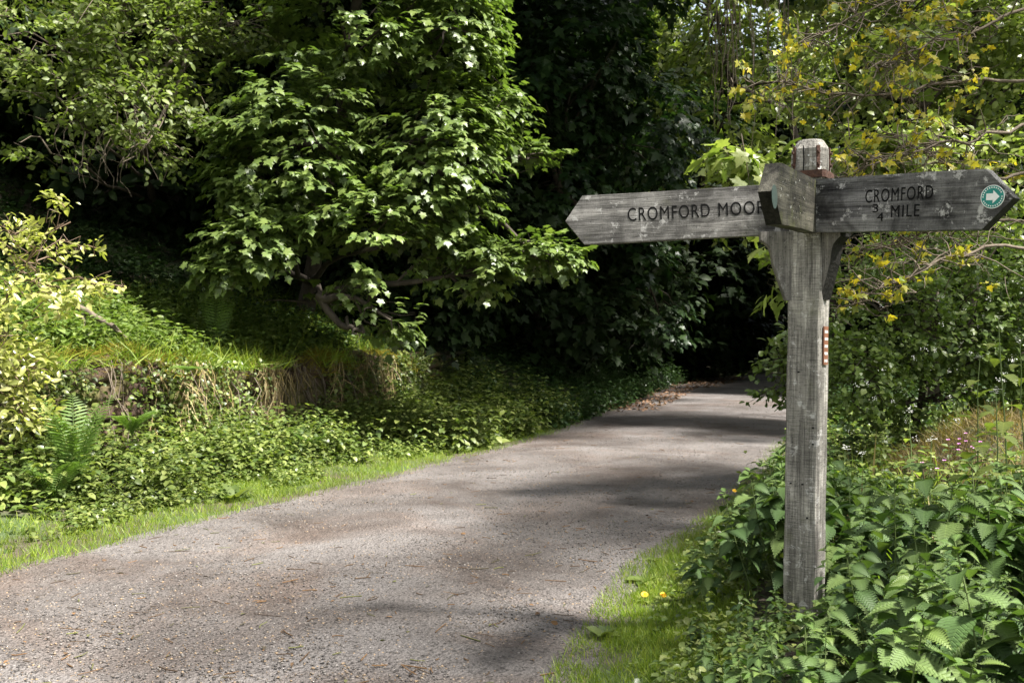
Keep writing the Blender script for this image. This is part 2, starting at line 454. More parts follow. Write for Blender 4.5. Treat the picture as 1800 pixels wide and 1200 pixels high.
def path_mat():
    m, N, Lk, p = new_mat('limestone_grit')
    tc = N.new('ShaderNodeTexCoord'); O = tc.outputs['Object']
    v = N.new('ShaderNodeTexVoronoi'); v.inputs['Scale'].default_value = 62; Lk.new(O, v.inputs['Vector'])
    sep = N.new('ShaderNodeSeparateColor'); Lk.new(v.outputs['Color'], sep.inputs[0])
    fine = noise(N, Lk, 190, 6, .75, O)
    rf = ramp(N, [(.32, (.018, .016, .015)), (.46, (.075, .068, .064)), (.60, (.112, .103, .097)), (.74, (.20, .186, .175))]); Lk.new(fine.outputs[0], rf.inputs[0])
    # pale, rusty and dark pebbles bedded in the fines
    pr = ramp(N, [(0, (.03, .028, .027)), (.16, (.03, .027, .025)), (.18, (.10, .092, .087)), (.80, (.11, .10, .095)), (.86, (.17, .157, .148)), (.95, (.24, .225, .205)), (.975, (.25, .17, .09)), (1, (.2, .11, .06))], 'CONSTANT'); Lk.new(sep.outputs[0], pr.inputs[0])
    pd = ramp(N, [(.16, (1, 1, 1)), (.42, (0, 0, 0))]); Lk.new(v.outputs['Distance'], pd.inputs[0])
    c = mixc(N, Lk, rf.outputs[0], pr.outputs[0], pd.outputs[0])
    dk = noise(N, Lk, 34, 5, .7, O); rd = ramp(N, [(.38, (.22, .20, .19)), (.47, (1, 1, 1))]); Lk.new(dk.outputs[0], rd.inputs[0])
    c = mixc(N, Lk, c, rd.outputs[0], .85, 'MULTIPLY')
    big = noise(N, Lk, .9, 5, .6, O, .6)
    rb = ramp(N, [(.32, (.62, .54, .50)), (.64, (1.6, 1.6, 1.62))]); Lk.new(big.outputs[0], rb.inputs[0])  # paints sunlit patches, along with pale dry grit, into the colour
    c = mixc(N, Lk, c, rb.outputs[0], 1.0, 'MULTIPLY')
    bn = noise(N, Lk, .55, 4, .65, O, .8); rb2 = ramp(N, [(.50, (0, 0, 0)), (.66, (.55, .55, .55))]); Lk.new(bn.outputs[0], rb2.inputs[0])
    c = mixc(N, Lk, c, mixc(N, Lk, c, (.85, .62, .48), 1.0, 'MULTIPLY'), rb2.outputs[0])
    Lk.new(c, p.inputs['Base Color']); p.inputs['Roughness'].default_value = .72; p.inputs['Specular IOR Level'].default_value = .4
    mid = noise(N, Lk, 45, 4, .6, O)
    ad = N.new('ShaderNodeMath'); ad.operation = 'MULTIPLY_ADD'; ad.inputs[1].default_value = .6
    Lk.new(v.outputs['Distance'], ad.inputs[0]); Lk.new(mid.outputs[0], ad.inputs[2])
    bp = N.new('ShaderNodeBump'); bp.inputs['Strength'].default_value = 1.0; bp.inputs['Distance'].default_value = .02
    Lk.new(ad.outputs[0], bp.inputs['Height']); Lk.new(bp.outputs[0], p.inputs['Normal'])
    return m

def wall_mat():
    m, N, Lk, p = new_mat('mossy_old_stone')
    tc = N.new('ShaderNodeTexCoord'); O = tc.outputs['Object']
    a = noise(N, Lk, 7, 8, .7, O); b = noise(N, Lk, 2.2, 5, .6, O)
    r = ramp(N, [(.25, (.018, .013, .010)), (.5, (.075, .045, .030)), (.75, (.20, .13, .09))]); Lk.new(a.outputs[0], r.inputs[0])
    r2 = ramp(N, [(.47, (0, 0, 0)), (.60, (1, 1, 1))]); Lk.new(b.outputs[0], r2.inputs[0])
    c = mixc(N, Lk, r.outputs[0], (.09, .085, .022), r2.outputs[0])
    Lk.new(c, p.inputs['Base Color']); p.inputs['Roughness'].default_value = .9
    bp = N.new('ShaderNodeBump'); bp.inputs['Strength'].default_value = 1.0; bp.inputs['Distance'].default_value = .05
    Lk.new(a.outputs[0], bp.inputs['Height']); Lk.new(bp.outputs[0], p.inputs['Normal'])
    return m

# ================================================================== the setting
def sheet(xs, ys, zf):
    X, Y = np.meshgrid(xs, ys)
    V = np.stack([X, Y, zf(X, Y)], -1).reshape(-1, 3)
    nx, ny = len(xs), len(ys)
    i = (np.arange(ny - 1)[:, None] * nx + np.arange(nx - 1)[None])
    q = np.stack([i, i + 1, i + nx + 1, i + nx], -1).reshape(-1, 4)
    return V, q
gx = np.concatenate([[-400, -200, -100, -60, -45], np.arange(-34, -10, .8), np.arange(-10, 10, .14), np.arange(10, 34, .8), [36, 45, 60, 100, 200, 400]])
gy = np.concatenate([[-400, -200, -100, -50, -25, -14], np.arange(-8, 2, .6), np.arange(2, 24, .14), np.arange(24, 62, .7), [66, 75, 90, 120, 200, 400]])
mb = MB(); V, q = sheet(gx, gy, H); mb.add(V, None, q)
tag(mb.build('ground', ground_mat()), kind='structure')

mb = MB()
py_ = np.concatenate([np.arange(-8, 3, .4), np.arange(3, 26, .06), np.arange(26, 60, .4)])
u = np.linspace(0, 1, 61)
el = Ledge(py_) - .10 + .16 * (fbm(py_ * 2.2, py_ * 0 + 1, 11, 4) - .5) * 2
er = Redge(py_) + .10 + .22 * (fbm(py_ * 2.0, py_ * 0 + 5, 12, 4) - .5) * 2
X = el[:, None] * (1 - u) + er[:, None] * u
Yg = np.repeat(py_[:, None], len(u), 1)
Z = .004 + .022 * np.sin(np.pi * u)[None] + .016 * (fbm(X * 1.7, Yg * 1.2, 21) - .5) + .006 * (fbm(X * 9, Yg * 9, 22) - .5)
Z -= .02 * (np.abs(u - .5) > .49)[None]
n_ = len(u); i = np.arange(len(py_) - 1)[:, None] * n_ + np.arange(n_ - 1)[None]
mb.add(np.stack([X, Yg, Z], -1).reshape(-1, 3), None, np.stack([i, i + 1, i + n_ + 1, i + n_], -1).reshape(-1, 4))
tag(mb.build('path', path_mat()), kind='structure')

# loose grit lying on the path
def octa():
    V = np.array([[1, 0, 0], [-1, 0, 0], [0, 1, 0], [0, -1, 0], [0, 0, .6], [0, 0, -.5]], float)
    t = np.array([[0, 2, 4], [2, 1, 4], [1, 3, 4], [3, 0, 4], [2, 0, 5], [1, 2, 5], [3, 1, 5], [0, 3, 5]])
    return V, t, np.zeros((0, 4), int), V[:, :2].copy()
n = 46000
yy = 3.6 / (1 - rng.random(n) * (1 - 3.6 / 20)); uu = rng.random(n)
xx = Ledge(yy) * (1 - uu) + Redge(yy) * uu
mb = MB()
mb.inst(octa(), np.stack([xx, yy, .02 * np.sin(np.pi * uu) + .006], -1), frames(rng.normal(size=(n, 3)) * [1, 1, .2], np.tile([0, 0, 1.], (n, 1)) + rng.normal(size=(n, 3)) * .2), (.0028 + .0075 * rng.random(n) ** 4))
gm = leaf_mat('grit_stone', [(.02, .018, .017), (.09, .082, .076), (.19, .175, .16), (.03, .027, .025), (.13, .12, .11), (.24, .17, .10), (.14, .128, .118), (.02, .018, .018)], 0, .8, .3)
tag(mb.build('gravel', gm, smooth=False), kind='stuff')

n = 900
yy = 3.7 / (1 - rng.random(n) * (1 - 3.7 / 24)); uu = rng.random(n); xx = Ledge(yy) * (1 - uu) + Redge(yy) * uu
mb = MB()
mb.inst(OVAL, np.stack([xx, yy, .02 * np.sin(np.pi * uu) + .014], -1)[:380], frames(rng.normal(size=(380, 3)) * [1, 1, .15], np.array([0, 0, 1.]) + rng.normal(size=(380, 3)) * .35), .012 + .03 * rng.random(380) ** 2)
for k in range(380, n):
    a = np.array([xx[k], yy[k], .02 * math.sin(math.pi * uu[k]) + .012]); b_ = rng.normal(size=3) * [.05, .05, .002]
    mb.tube(np.array([a, a + b_ * .5 + rng.normal(size=3) * [.006, .006, .001], a + b_]), .0016 + .0014 * rng.random(), 4)
tag(mb.build('leaf_and_twig_debris', leaf_mat('path_debris', [(.03, .022, .016), (.09, .055, .03), (.16, .09, .04), (.05, .04, .03), (.12, .13, .04)], .05, .8, .2)), kind='stuff')

# ================================================================== plant builders
def scatter(n, x0, x1, y0, y1, ok=None):
    out = []
    got = 0
    while got < n:
        x = rng.uniform(x0, x1, n); y = rng.uniform(y0, y1, n)
        k = np.ones(n, bool) if ok is None else ok(x, y)
        out.append(np.stack([x[k], y[k]], -1)); got += k.sum()
        if k.sum() == 0: break
    return np.concatenate(out)[:n]

def herb_leaves(mb, P, h, size, pairs, T, lean=.25, droop=.25, jitter=.35):
    """leafy upright herbs: leaf pairs up a stem, each pair turned from the last"""
    N = len(P)
    lean_v = np.concatenate([rng.normal(size=(N, 2)) * lean, np.ones((N, 1))], 1)
    a0 = rng.random(N) * 6.28
    for k in range(pairs):
        t = (k + .6) / pairs
        c = P + lean_v * (h * t)[:, None]
        for sgn in (0, np.pi):
            ang = a0 + k * 1.57 + sgn + rng.normal(size=N) * jitter
            d = np.stack([np.cos(ang), np.sin(ang), -droop + rng.normal(size=N) * .25 + .5 * (t > .85)], -1)
            nrm = np.tile([0, 0, 1.], (N, 1)) + rng.normal(size=(N, 3)) * .25
            mb.inst(T, c, frames(d, nrm), size * (1.15 - .55 * t) * rng.uniform(.7, 1.25, N))

def lump_points(lumps, n, inner=.55):
    c = np.array([l[0] for l in lumps], float); r = np.array([l[1] for l in lumps], float)
    wgt = np.array([(l[2] if len(l) > 2 else 1) for l in lumps]) * (r[:, 0] * r[:, 1] + r[:, 0] * r[:, 2] + r[:, 1] * r[:, 2])
    k = rng.choice(len(lumps), n, p=wgt / wgt.sum())
    d = unit(rng.normal(size=(n, 3)))
    rad = inner + (1 - inner) * rng.random(n) ** .6
    rad = rad * (1 + .22 * (noise2(d[:, 0] * 3 + k * 7, d[:, 2] * 3 + d[:, 1] * 2, 5) - .5))
    p = c[k] + d * r[k] * rad[:, None]
    return p, unit(d / r[k]), k

def sprays(mb, p, out, per, reach, T, size, up=.8, outw=.45, droop=.3, flat=.35, jit=.25, twig=None):
    """a leafy shoot at each point: leaves to both sides of an axis that points out of the crown"""
    n = len(p)
    a = unit(out * [1, 1, .35] + rng.normal(size=(n, 3)) * .35 + np.array([0, 0, -droop * .6]))
    side = unit(np.cross(a, np.array([0, 0, 1.])) + rng.normal(size=(n, 3)) * .12)
    upv = np.cross(side, a)
    L = reach * rng.uniform(.6, 1.3, n)
    for k in range(per):
        t = (k + .5) / per + rng.normal(size=n) * .06
        s = (1 if k % 2 else -1)
        q = p + a * ((t - .4) * L)[:, None] + side * (s * .30 * L * rng.uniform(.25, 1, n))[:, None] + upv * (rng.normal(size=n) * flat * .25 * L)[:, None]
        q[:, 2] -= droop * .35 * L * np.clip(t, 0, 1.2) ** 2
        d = a * .75 + side * (s * rng.uniform(.3, 1.0, n))[:, None] + np.array([0, 0, -droop]) + rng.normal(size=(n, 3)) * jit
        nr = np.array([0, 0, up]) + out * outw + rng.normal(size=(n, 3)) * jit
        mb.inst(T, q, frames(d, nr), size * rng.uniform(.5, 1.25, n))
    if twig is not None:
        for k in range(0, n, twig[1]):
            twig[0].tube(np.stack([p[k] - a[k] * L[k] * .7, p[k], p[k] + a[k] * L[k] * .5 - [0, 0, droop * .2 * L[k]]]), [.006, .004, .002], 4)

def wob(a, b, n, amp):
    t = np.linspace(0, 1, n)[:, None]
    p = np.asarray(a) * (1 - t) + np.asarray(b) * t
    w = np.cumsum(rng.normal(size=(n, 3)), 0); w -= t * w[-1]
    return p + w * amp * np.sin(np.pi * t) ** .5

def tree(name, label, cat, base, lumps, n, per, reach, T, size, mat, trunk_r, group=None, inner=.55, up=.8, outw=.45, droop=.3, jit=.25, bark='bark', gap=.0, limb_n=None, lean_top=None, trunk_top=.75, flat=.35):
    base = np.asarray(base, float)
    root = empty(name, base, label, cat, group)
    cs = np.array([l[0] for l in lumps]); rs = np.array([l[1] for l in lumps])
    top = cs[:, 2].max()
    cen = cs.mean(0) if lean_top is None else np.asarray(lean_top)
    tb = MB()
    tip = np.array([cen[0], cen[1], base[2] + (top - base[2]) * trunk_top])
    tp = wob(base - [0, 0, .15], tip, 9, .05 * (tip[2] - base[2]) / 5)
    tb.tube(tp, np.linspace(trunk_r, trunk_r * .35, 9) * np.array([1.25] + [1] * 8), 9)
    for c, r in zip(cs, rs):
        j = int(np.clip(np.argmin(np.abs(tp[:, 2] - (c[2] - .6 * r[2]))), 1, 7))
        start = tp[j]; own = np.linalg.norm(c - start)
        if own > 3.2:                                  # a far clump grows from the clump next to it on the way to the trunk
            near = [q for q in cs if .5 < np.linalg.norm(q - c) < own and np.linalg.norm(q - start) < own - .4]
            if near: start = min(near, key=lambda q: np.linalg.norm(q - c))
        lp = wob(start, c, 7, .06)
        tb.tube(lp, np.linspace(trunk_r * .42, trunk_r * .12, 7), 6)
        for _ in range(5 if limb_n is None else limb_n):
            e = c + unit(rng.normal(size=3)) * r * .85
            tb.tube(wob(lp[rng.integers(3, 7)], e, 5, .05), np.linspace(trunk_r * .16, trunk_r * .03, 5), 5)
    p, o, k = lump_points(lumps, n, inner)
    if gap > 0:
        keep = noise2(p[:, 0] * 1.6 + p[:, 1], p[:, 2] * 1.9 + p[:, 1] * .6, 31) > gap * (.4 + .6 * rng.random(len(p)))
        p, o = p[keep], o[keep]
    ok = p[:, 2] > H(p[:, 0], p[:, 1]) + .05
    p, o = p[ok], o[ok]
    cb = MB()
    sprays(cb, p, o, per, reach, T, size, up, outw, droop, flat=flat, jit=jit, twig=(tb, 3) if n < 1500 else (tb, 9))
    local(tb, base).build('trunk', M[bark], root)
    local(cb, base).build('crown', M[mat], root)
    return root

def dup(root, loc, rz, s, label=None):
    o = root.copy(); COL.objects.link(o)
    o.location = loc; o.rotation_euler = (0, 0, rz); o.scale = (s, s, s)
    if label: o['label'] = label
    for ch in root.children:
        c = ch.copy(); c.parent = o; COL.objects.link(c)
    return o

def px_lumps(rows):
    """(px, py, Y, half width px, half height px, half depth m) -> ellipsoids in metres"""
    out = []
    for px, py, Y, w, h, d, *k in rows:
        out.append((at(px, py, Y), np.array([w * Y / FPX, d, h * Y / FPX]), *k))
    return out

# ================================================================== the signpost
POST = np.array([1.345, 4.60, 0.0])
root = empty('signpost', POST, 'weathered grey oak fingerpost with three pointed arms standing in nettles', 'signpost')
lean = .016
root.rotation_euler = (0, lean, 0)
FACE = R(-32)                                   # the post's front is turned to the left of the camera
def frame_obj(o, x_dir, origin, droop=0.0):
    """place a part built along local X: x_dir is its heading in the world, origin relative to the post foot"""
    x = Vector((x_dir[0], x_dir[1], droop)).normalized()
    y = Vector((0, 0, 1)).cross(x).normalized()
    z = x.cross(y)
    mw = Matrix((x, y, z)).transposed().to_4x4(); mw.translation = Vector(POST) + Vector(origin)
    rw = Matrix.Translation(Vector(POST)) @ Matrix.Rotation(lean, 4, 'Y')
    o.parent = root
    o.matrix_parent_inverse = Matrix.Identity(4)
    o.matrix_basis = rw.inverted() @ mw
    return mw

def bm_obj(name, bm, mat, bevel=0):
    if bevel:
        bmesh.ops.bevel(bm, geom=[e for e in bm.edges if len(e.link_faces) == 2 and e.calc_face_angle() > .3], offset=bevel, segments=2, profile=.6, affect='EDGES')
    bmesh.ops.recalc_face_normals(bm, faces=bm.faces)
    me = bpy.data.meshes.new(name); bm.to_mesh(me); bm.free()
    me.materials.append(mat)
    return link(bpy.data.objects.new(name, me))

def plate(pts, y0, y1):
    """a flat outline in the XZ plane given thickness from y0 to y1"""
    bm = bmesh.new()
    a = [bm.verts.new((x, y0, z)) for x, z in pts]; b = [bm.verts.new((x, y1, z)) for x, z in pts]
    bm.faces.new(a); bm.faces.new(b[::-1])
    n = len(pts)
    for k in range(n): bm.faces.new((a[k], b[k], b[(k + 1) % n], a[(k + 1) % n]))
    return bm

# post: square with eased edges, eight-sided head, low pyramid top
def octagon(h, c, z):
    return [(-h + c, -h, z), (h - c, -h, z), (h, -h + c, z), (h, h - c, z), (h - c, h, z), (-h + c, h, z), (-h, h - c, z), (-h, -h + c, z)]
bm = bmesh.new()
lev = [(.0765, .010, -.35)] + [(.0765 + .0012 * math.sin(k * 2.1), .010 + .003 * math.sin(k * 1.3), -.1 + k * .14) for k in range(16)] + [(.0765, .010, 2.185), (.079, .034, 2.215), (.078, .036, 2.30), (.052, .028, 2.345)]
rings = [[bm.verts.new(p) for p in octagon(*l)] for l in lev]
for a, b in zip(rings, rings[1:]):
    for k in range(8): bm.faces.new((a[k], a[(k + 1) % 8], b[(k + 1) % 8], b[k]))
bm.faces.new(rings[-1]); bm.faces.new(rings[0][::-1])
post = bm_obj('post', bm, wood_mat('post_oak', 2, (.60, .57, .51), (.10, .093, .084), .28, .4, 1.0, 1.3, .8), .002)
post.parent = root; post.rotation_euler = (0, 0, FACE)
def post_part(o, loc, parent=None, rot=None):
    """loc in the post's own frame: x to its right side, -y out of its front"""
    o.parent = parent or root
    Mx = Matrix.Rotation(FACE, 4, 'Z') @ Matrix.Translation(Vector(loc))
    if rot is not None: Mx = Mx @ rot
    o.matrix_basis = Mx if parent is None else Matrix.Translation(Vector(loc)) @ (rot or Matrix.Identity(4))
    return o
def band(h, c, z0, z1, t):
    bm = bmesh.new()
    r = [[bm.verts.new(p) for p in octagon(hh, cc, zz)] for hh, cc, zz in ((h, c, z0), (h + t, c, z0), (h + t, c, z1), (h, c, z1))]
    for a, b in zip(r, r[1:] + r[:1]):
        for k in range(8): bm.faces.new((a[k], a[(k + 1) % 8], b[(k + 1) % 8], b[k]))
    return bm
post_part(bm_obj('iron_band', band(.0785, .012, 2.163, 2.197, .009), M['rust']), (0, 0, 0))
# flat iron strips up the head with their bolts
for (x, y, rz) in ((.052, -.0725, R(45)), (-.055, -.070, R(-45)), (.0785, .02, R(90))):
    s_ = bm_obj('iron_strip', plate([(-.008, 0), (.008, 0), (.008, .112), (-.008, .112)], -.004, .003), M['rust'])
    post_part(s_, (x, y, 2.197), None, Matrix.Rotation(rz, 4, 'Z'))
    for z in (.03, .085):
        bm = bmesh.new(); bmesh.ops.create_cone(bm, cap_ends=True, segments=6, radius1=.0085, radius2=.007, depth=.010)
        b_ = bm_obj('bolt', bm, M['rust'])
        b_.parent = s_; b_.location = (0, -.008, z); b_.rotation_euler = (R(90), 0, 0)
bm = bmesh.new(); bmesh.ops.create_cone(bm, cap_ends=True, segments=12, radius1=.005, radius2=.004, depth=.004)
post_part(bm_obj('screw', bm, M['steel']), (.012, -.080, 2.265), None, Matrix.Rotation(R(90), 4, 'X'))
# a long split in the head and old fixing holes in the front
post_part(bm_obj('split', plate([(-.003, 0), (.002, -.002), (.004, .05), (.001, .112), (-.004, .112), (-.001, .05)], -.0006, .0006), M['black']), (-.012, -.0792, 2.20))
for x, z in ((-.048, .77), (.006, .77), (.05, 1.03), (.05, .955), (-.02, 1.28), (.03, .62)):
    post_part(bm_obj('fixing_hole', plate([(-.005, -.0035), (.005, -.003), (.006, .0035), (-.004, .003)], -.0006, .0006), M['black']), (x, -.0785, z))
# brown plaque with rows of white lettering on the right side
pl_ = post_part(bm_obj('plaque', plate([(-.035, 0), (.035, 0), (.035, .175), (-.035, .175)], -.003, .003), M['brown_plaque'], .001), (.083, -.012, 1.315), None, Matrix.Rotation(R(90), 4, 'Z'))
bmr = bmesh.new()
for row in range(5):
    x = -.028; z = .150 - row * .033
    while x < .024:
        w = random.uniform(.004, .011)
        vs = [bmr.verts.new(p) for p in ((x, -.0036, z - .006), (x + w, -.0036, z - .006), (x + w, -.0036, z + .007), (x, -.0036, z + .007))]
        bmr.faces.new(vs); x += w + .003
lt = bm_obj('lettering', bmr, M['disc_white']); lt.parent = pl_

def text_mesh(body, width, height, mat, name='lettering'):
    cu = bpy.data.curves.new('t', 'FONT'); cu.body = body; cu.extrude = .004; cu.size = 1
    cu.space_character = 1.14
    o = bpy.data.objects.new('t', cu); COL.objects.link(o)
    bpy.context.view_layer.update()
    me = bpy.data.meshes.new_from_object(o.evaluated_get(bpy.context.evaluated_depsgraph_get()))
    bpy.data.objects.remove(o); bpy.data.curves.remove(cu)
    co = np.array([v.co[:] for v in me.vertices])
    lo, hi = co.min(0), co.max(0)
    co[:, 0] = (co[:, 0] - lo[0]) / (hi[0] - lo[0]) * width
    co[:, 1] = (co[:, 1] - lo[1]) / (hi[1] - lo[1]) * height
    co[:, 2] = np.where(co[:, 2] > 0, .0009, -.0009)
    me.vertices.foreach_set('co', co.astype(np.float32).ravel()); me.update()
    me.name = name; me.materials.clear(); me.materials.append(mat)
    return link(bpy.data.objects.new(name, me))

def on_plane(mw, px, py, y):
    """where the line of sight through a pixel meets a part's face (local x, z)"""
    inv = mw.inverted()
    a = inv @ Vector((0, 0, CAM_Z)); b = inv @ Vector(tuple(at(px, py, 4.0)))
    t = (y - a.y) / (b.y - a.y)
    q = a + (b - a) * t
    return q.x, q.z

ARM_H, ARM_T = .238, .062
def arm(x_dir, origin, droop, L, chamfer, left, mat, name='arm', h=ARM_H, h_root=None):
    hr = h_root or h
    n = 7
    xs = np.linspace(0, L - chamfer, n)
    def j(): return random.uniform(-.002, .002)
    topz = [hr / 2 + (h - hr) / 2 * k / (n - 1) + j() for k in range(n)]
    botz = [-hr / 2 - (h - hr) / 2 * k / (n - 1) + j() for k in range(n)]
    pts = [(x, b) for x, b in zip(xs, botz)] + [(L, 0)] + [(x, t) for x, t in zip(xs[::-1], topz[::-1])]
    if left: pts = [(-x, z) for x, z in pts]
    o = bm_obj(name, plate(pts, -ARM_T / 2, ARM_T / 2), mat, .004)
    return o, frame_obj(o, x_dir, origin, droop)

def darken_ends(o, test):  # near-black wood on the faces the test picks
    o.data.materials.append(M['end_black'])
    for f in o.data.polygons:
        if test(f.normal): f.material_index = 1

def put_text(arm_o, mw, body, px0, py0, px1, py1, mat=None, gap=.0006):
    """lettering on an arm's face between two corners of the photograph"""
    x0, z0 = on_plane(mw, px0, py0, -ARM_T / 2); x1, z1 = on_plane(mw, px1, py1, -ARM_T / 2)
    t = text_mesh(body, x1 - x0, abs(z1 - z0), mat or M['black'])
    t.parent = arm_o
    t.matrix_basis = Matrix.Translation((x0, -ARM_T / 2 - gap, min(z0, z1))) @ Matrix.Rotation(R(90), 4, 'X')
    return t

# arm towards the left of the path
o, mw = arm((1, -.10), at(1396, 367, 4.66) - POST, .045, 1.07, .085, True, wood_mat('arm_oak_pale', 0, (.40, .385, .36), (.05, .047, .045), .4, .3, .9, 4.1), h=.232)
x0, z0 = on_plane(mw, 1104, 389, -ARM_T / 2); x1, z1 = on_plane(mw, 1345, 360, -ARM_T / 2)
for word, f0, f1 in (('CROMFORD', 0, .60), ('MOOR', .6625, 1)):
    t = text_mesh(word, (x1 - x0) * (f1 - f0), .062, M['black']); t.parent = o
    t.matrix_basis = Matrix.Translation((x0 + (x1 - x0) * f0, -ARM_T / 2 - .0006, z0)) @ Matrix.Rotation(R(90), 4, 'X')
# arm to the right, coming towards the camera
o, mw = arm((.66, -.75), at(1432, 363, 4.52) - POST, -.066, .885, .115, False, wood_mat('arm_oak_dark', 0, (.30, .295, .285), (.025, .024, .024), .55, .1, 1.0, 5.2))
darken_ends(o, lambda n: n.z < -.3 and n.x > .2)
for body, a, b, hh in (('CROMFORD', (1521, 357), (1640, 349), .056), ('MILE', (1566, 382), (1616, 380), .05), ('3', (1534, 374), (1544, 373), .036), ('4', (1542, 389), (1553, 388), .036)):
    x0, z0 = on_plane(mw, *a, -ARM_T / 2); x1, z1 = on_plane(mw, *b, -ARM_T / 2)
    t = text_mesh(body, x1 - x0, hh, M['black']); t.parent = o
    t.matrix_basis = Matrix.Translation((x0, -ARM_T / 2 - .0006, z0)) @ Matrix.Rotation(R(90), 4, 'X') @ Matrix.Rotation(math.atan2(z1 - z0, x1 - x0), 4, 'Z')
def disc(r, y, n=40):
    bm = bmesh.new(); bmesh.ops.create_cone(bm, cap_ends=True, segments=n, radius1=r, radius2=r, depth=.002)
    bmesh.ops.rotate(bm, cent=(0, 0, 0), matrix=Matrix.Rotation(R(90), 3, 'X'), verts=bm.verts)
    bmesh.ops.translate(bm, vec=(0, y, 0), verts=bm.verts)
    return bm
cx, cz = on_plane(mw, 1745, 346, -ARM_T / 2)
wd = bm_obj('waymark_disc', disc(.043, -.0012), M['teal']); wd.parent = o; wd.location = (cx, -ARM_T / 2, cz)
rg = bm_obj('disc_rim', disc(.046, -.0006), M['disc_white']); rg.parent = wd
ar = bm_obj('arrow', plate([(-.024, -.013), (.002, -.013), (.002, -.026), (.027, 0), (.002, .026), (.002, .013), (-.024, .013)], -.0030, -.0024), M['disc_white']); ar.parent = wd
mbx = MB()
for k in range(26):                                    # the small white lettering round the rim
    a_ = k / 26 * 6.283
    if .2 < (a_ % 3.1416) < .45: continue
    r0, r1, hw = .034, .039, .0022
    c_, s_ = math.cos(a_), math.sin(a_)
    V = [(r0 * c_ - hw * s_, -.0026, r0 * s_ + hw * c_), (r0 * c_ + hw * s_, -.0026, r0 * s_ - hw * c_), (r1 * c_ + hw * s_, -.0026, r1 * s_ - hw * c_), (r1 * c_ - hw * s_, -.0026, r1 * s_ + hw * c_)]
    mbx.add(V, None, [[0, 1, 2, 3]])
mbx.build('rim_lettering', M['disc_white'], wd, False)
# arm pointing almost at the camera, mossy, with the last flakes of its lettering
o, mw = arm((.46, .888), at(1424, 364, 4.52) - POST, .05, .86, .125, True, wood_mat('arm_oak_mossy', 0, (.19, .178, .14), (.028, .027, .022), .5, .9, .15, 2.2), h=.236)
darken_ends(o, lambda n: n.z < -.3 and n.x < -.2)
mbw = MB(); mbk = MB()
for (px0, px1, py0, py1, nn) in ((1372, 1424, 318, 350, 46), (1388, 1415, 360, 388, 26)):
    for k in range(nn):
        px, py = random.uniform(px0, px1), random.choice((py0 + 3, (py0 + py1) / 2, py1 - 3)) + random.uniform(-4, 4)
        x, z = on_plane(mw, px, py, -ARM_T / 2)
        if abs(z) > .09: continue
        w, h_ = random.uniform(.003, .007), random.uniform(.003, .010)
        V = [(x, -ARM_T / 2 - .0008, z), (x + w, -ARM_T / 2 - .0008, z), (x + w, -ARM_T / 2 - .0008, z + h_), (x, -ARM_T / 2 - .0008, z + h_)]
        (mbw if random.random() < .3 else mbk).add(V, None, [[0, 1, 2, 3]])
mbw.build('flaked_paint', M['white_paint'], o, False)['kind'] = 'stuff'; mbk.build('worn_lettering', M['black'], o, False)['kind'] = 'stuff'
xo, zo = on_plane(mw, 1359, 345, -ARM_T / 2)
bm = band(.001, .0, -1, 1, .0); bm.free()
ob = bm_obj('disc_outline', disc(.045, -.0008), flat_mat('faded_green_ring', (.035, .06, .05), .8)); ob.parent = o; ob.location = (xo + .02, -ARM_T / 2, zo)
# curved brackets under the two side arms
BR = [(-.03, 0), (.125, 0), (.125, -.038), (.105, -.052), (.086, -.070), (.076, -.10), (.068, -.15), (.012, -.315), (-.03, -.318)]
o = bm_obj('bracket', plate([(-x, z) for x, z in BR], -.034, .034), wood_mat('bracket_oak', 2, (.34, .32, .295), (.09, .085, .08), .2, .2, .4, 6), .003)
frame_obj(o, (1, -.10), np.array([-.072, .0, 1.925]))
o = bm_obj('bracket', plate(BR, -.034, .034), wood_mat('bracket_oak_dark', 2, (.33, .31, .285), (.08, .075, .07), .2, .15, .4, 9), .003)
darken_ends(o, lambda n: n.x > .25)
frame_obj(o, (.53, -.85), np.array([.074, -.060, 1.925]))

# ================================================================== the bank wall
def wall_line(s):
    """s = distance Y; a point on the face of the old retaining wall"""
    return Ledge(s) - (WALL_D - .06) / .95, s
wy = np.arange(5.5, 17.2, .035); wz = np.arange(-.1, 1.06, .035)
WX, _ = wall_line(wy)
A, B = np.meshgrid(wy, wz)
row = np.floor(B / .17 + .6 * noise2(A * .8, B * 0, 77)); off = (row * 1.37) % 1
cell = A / .34 + off
jx = np.abs(cell - np.floor(cell) - .5) * 2; jz = np.abs((B / .17 + .6 * noise2(A * .8, B * 0, 77)) % 1 - .5) * 2
stone = noise2(np.floor(cell) * 3.1, row * 5.3, 9)
depth = .06 * stone + .05 * (fbm(A * 5, B * 5, 41) - .5) * 2 - .09 * ss(.78, 1, jx) - .09 * ss(.72, 1, jz) + .12 * (fbm(A * 1.1, B * 1.4, 43) - .5)
fade = ss(1.06, .9, B)
Xw = np.interp(A, wy, WX) + depth - .10 * (B / 1.0)
Yw = A - .3 * depth
Zw = B + .16 + topn(A) * ss(.3, 1, B)
nv = len(wy); i = np.arange(len(wz) - 1)[:, None] * nv + np.arange(nv - 1)[None]
mb = MB(); V = np.stack([Xw, Yw, Zw], -1).reshape(-1, 3)
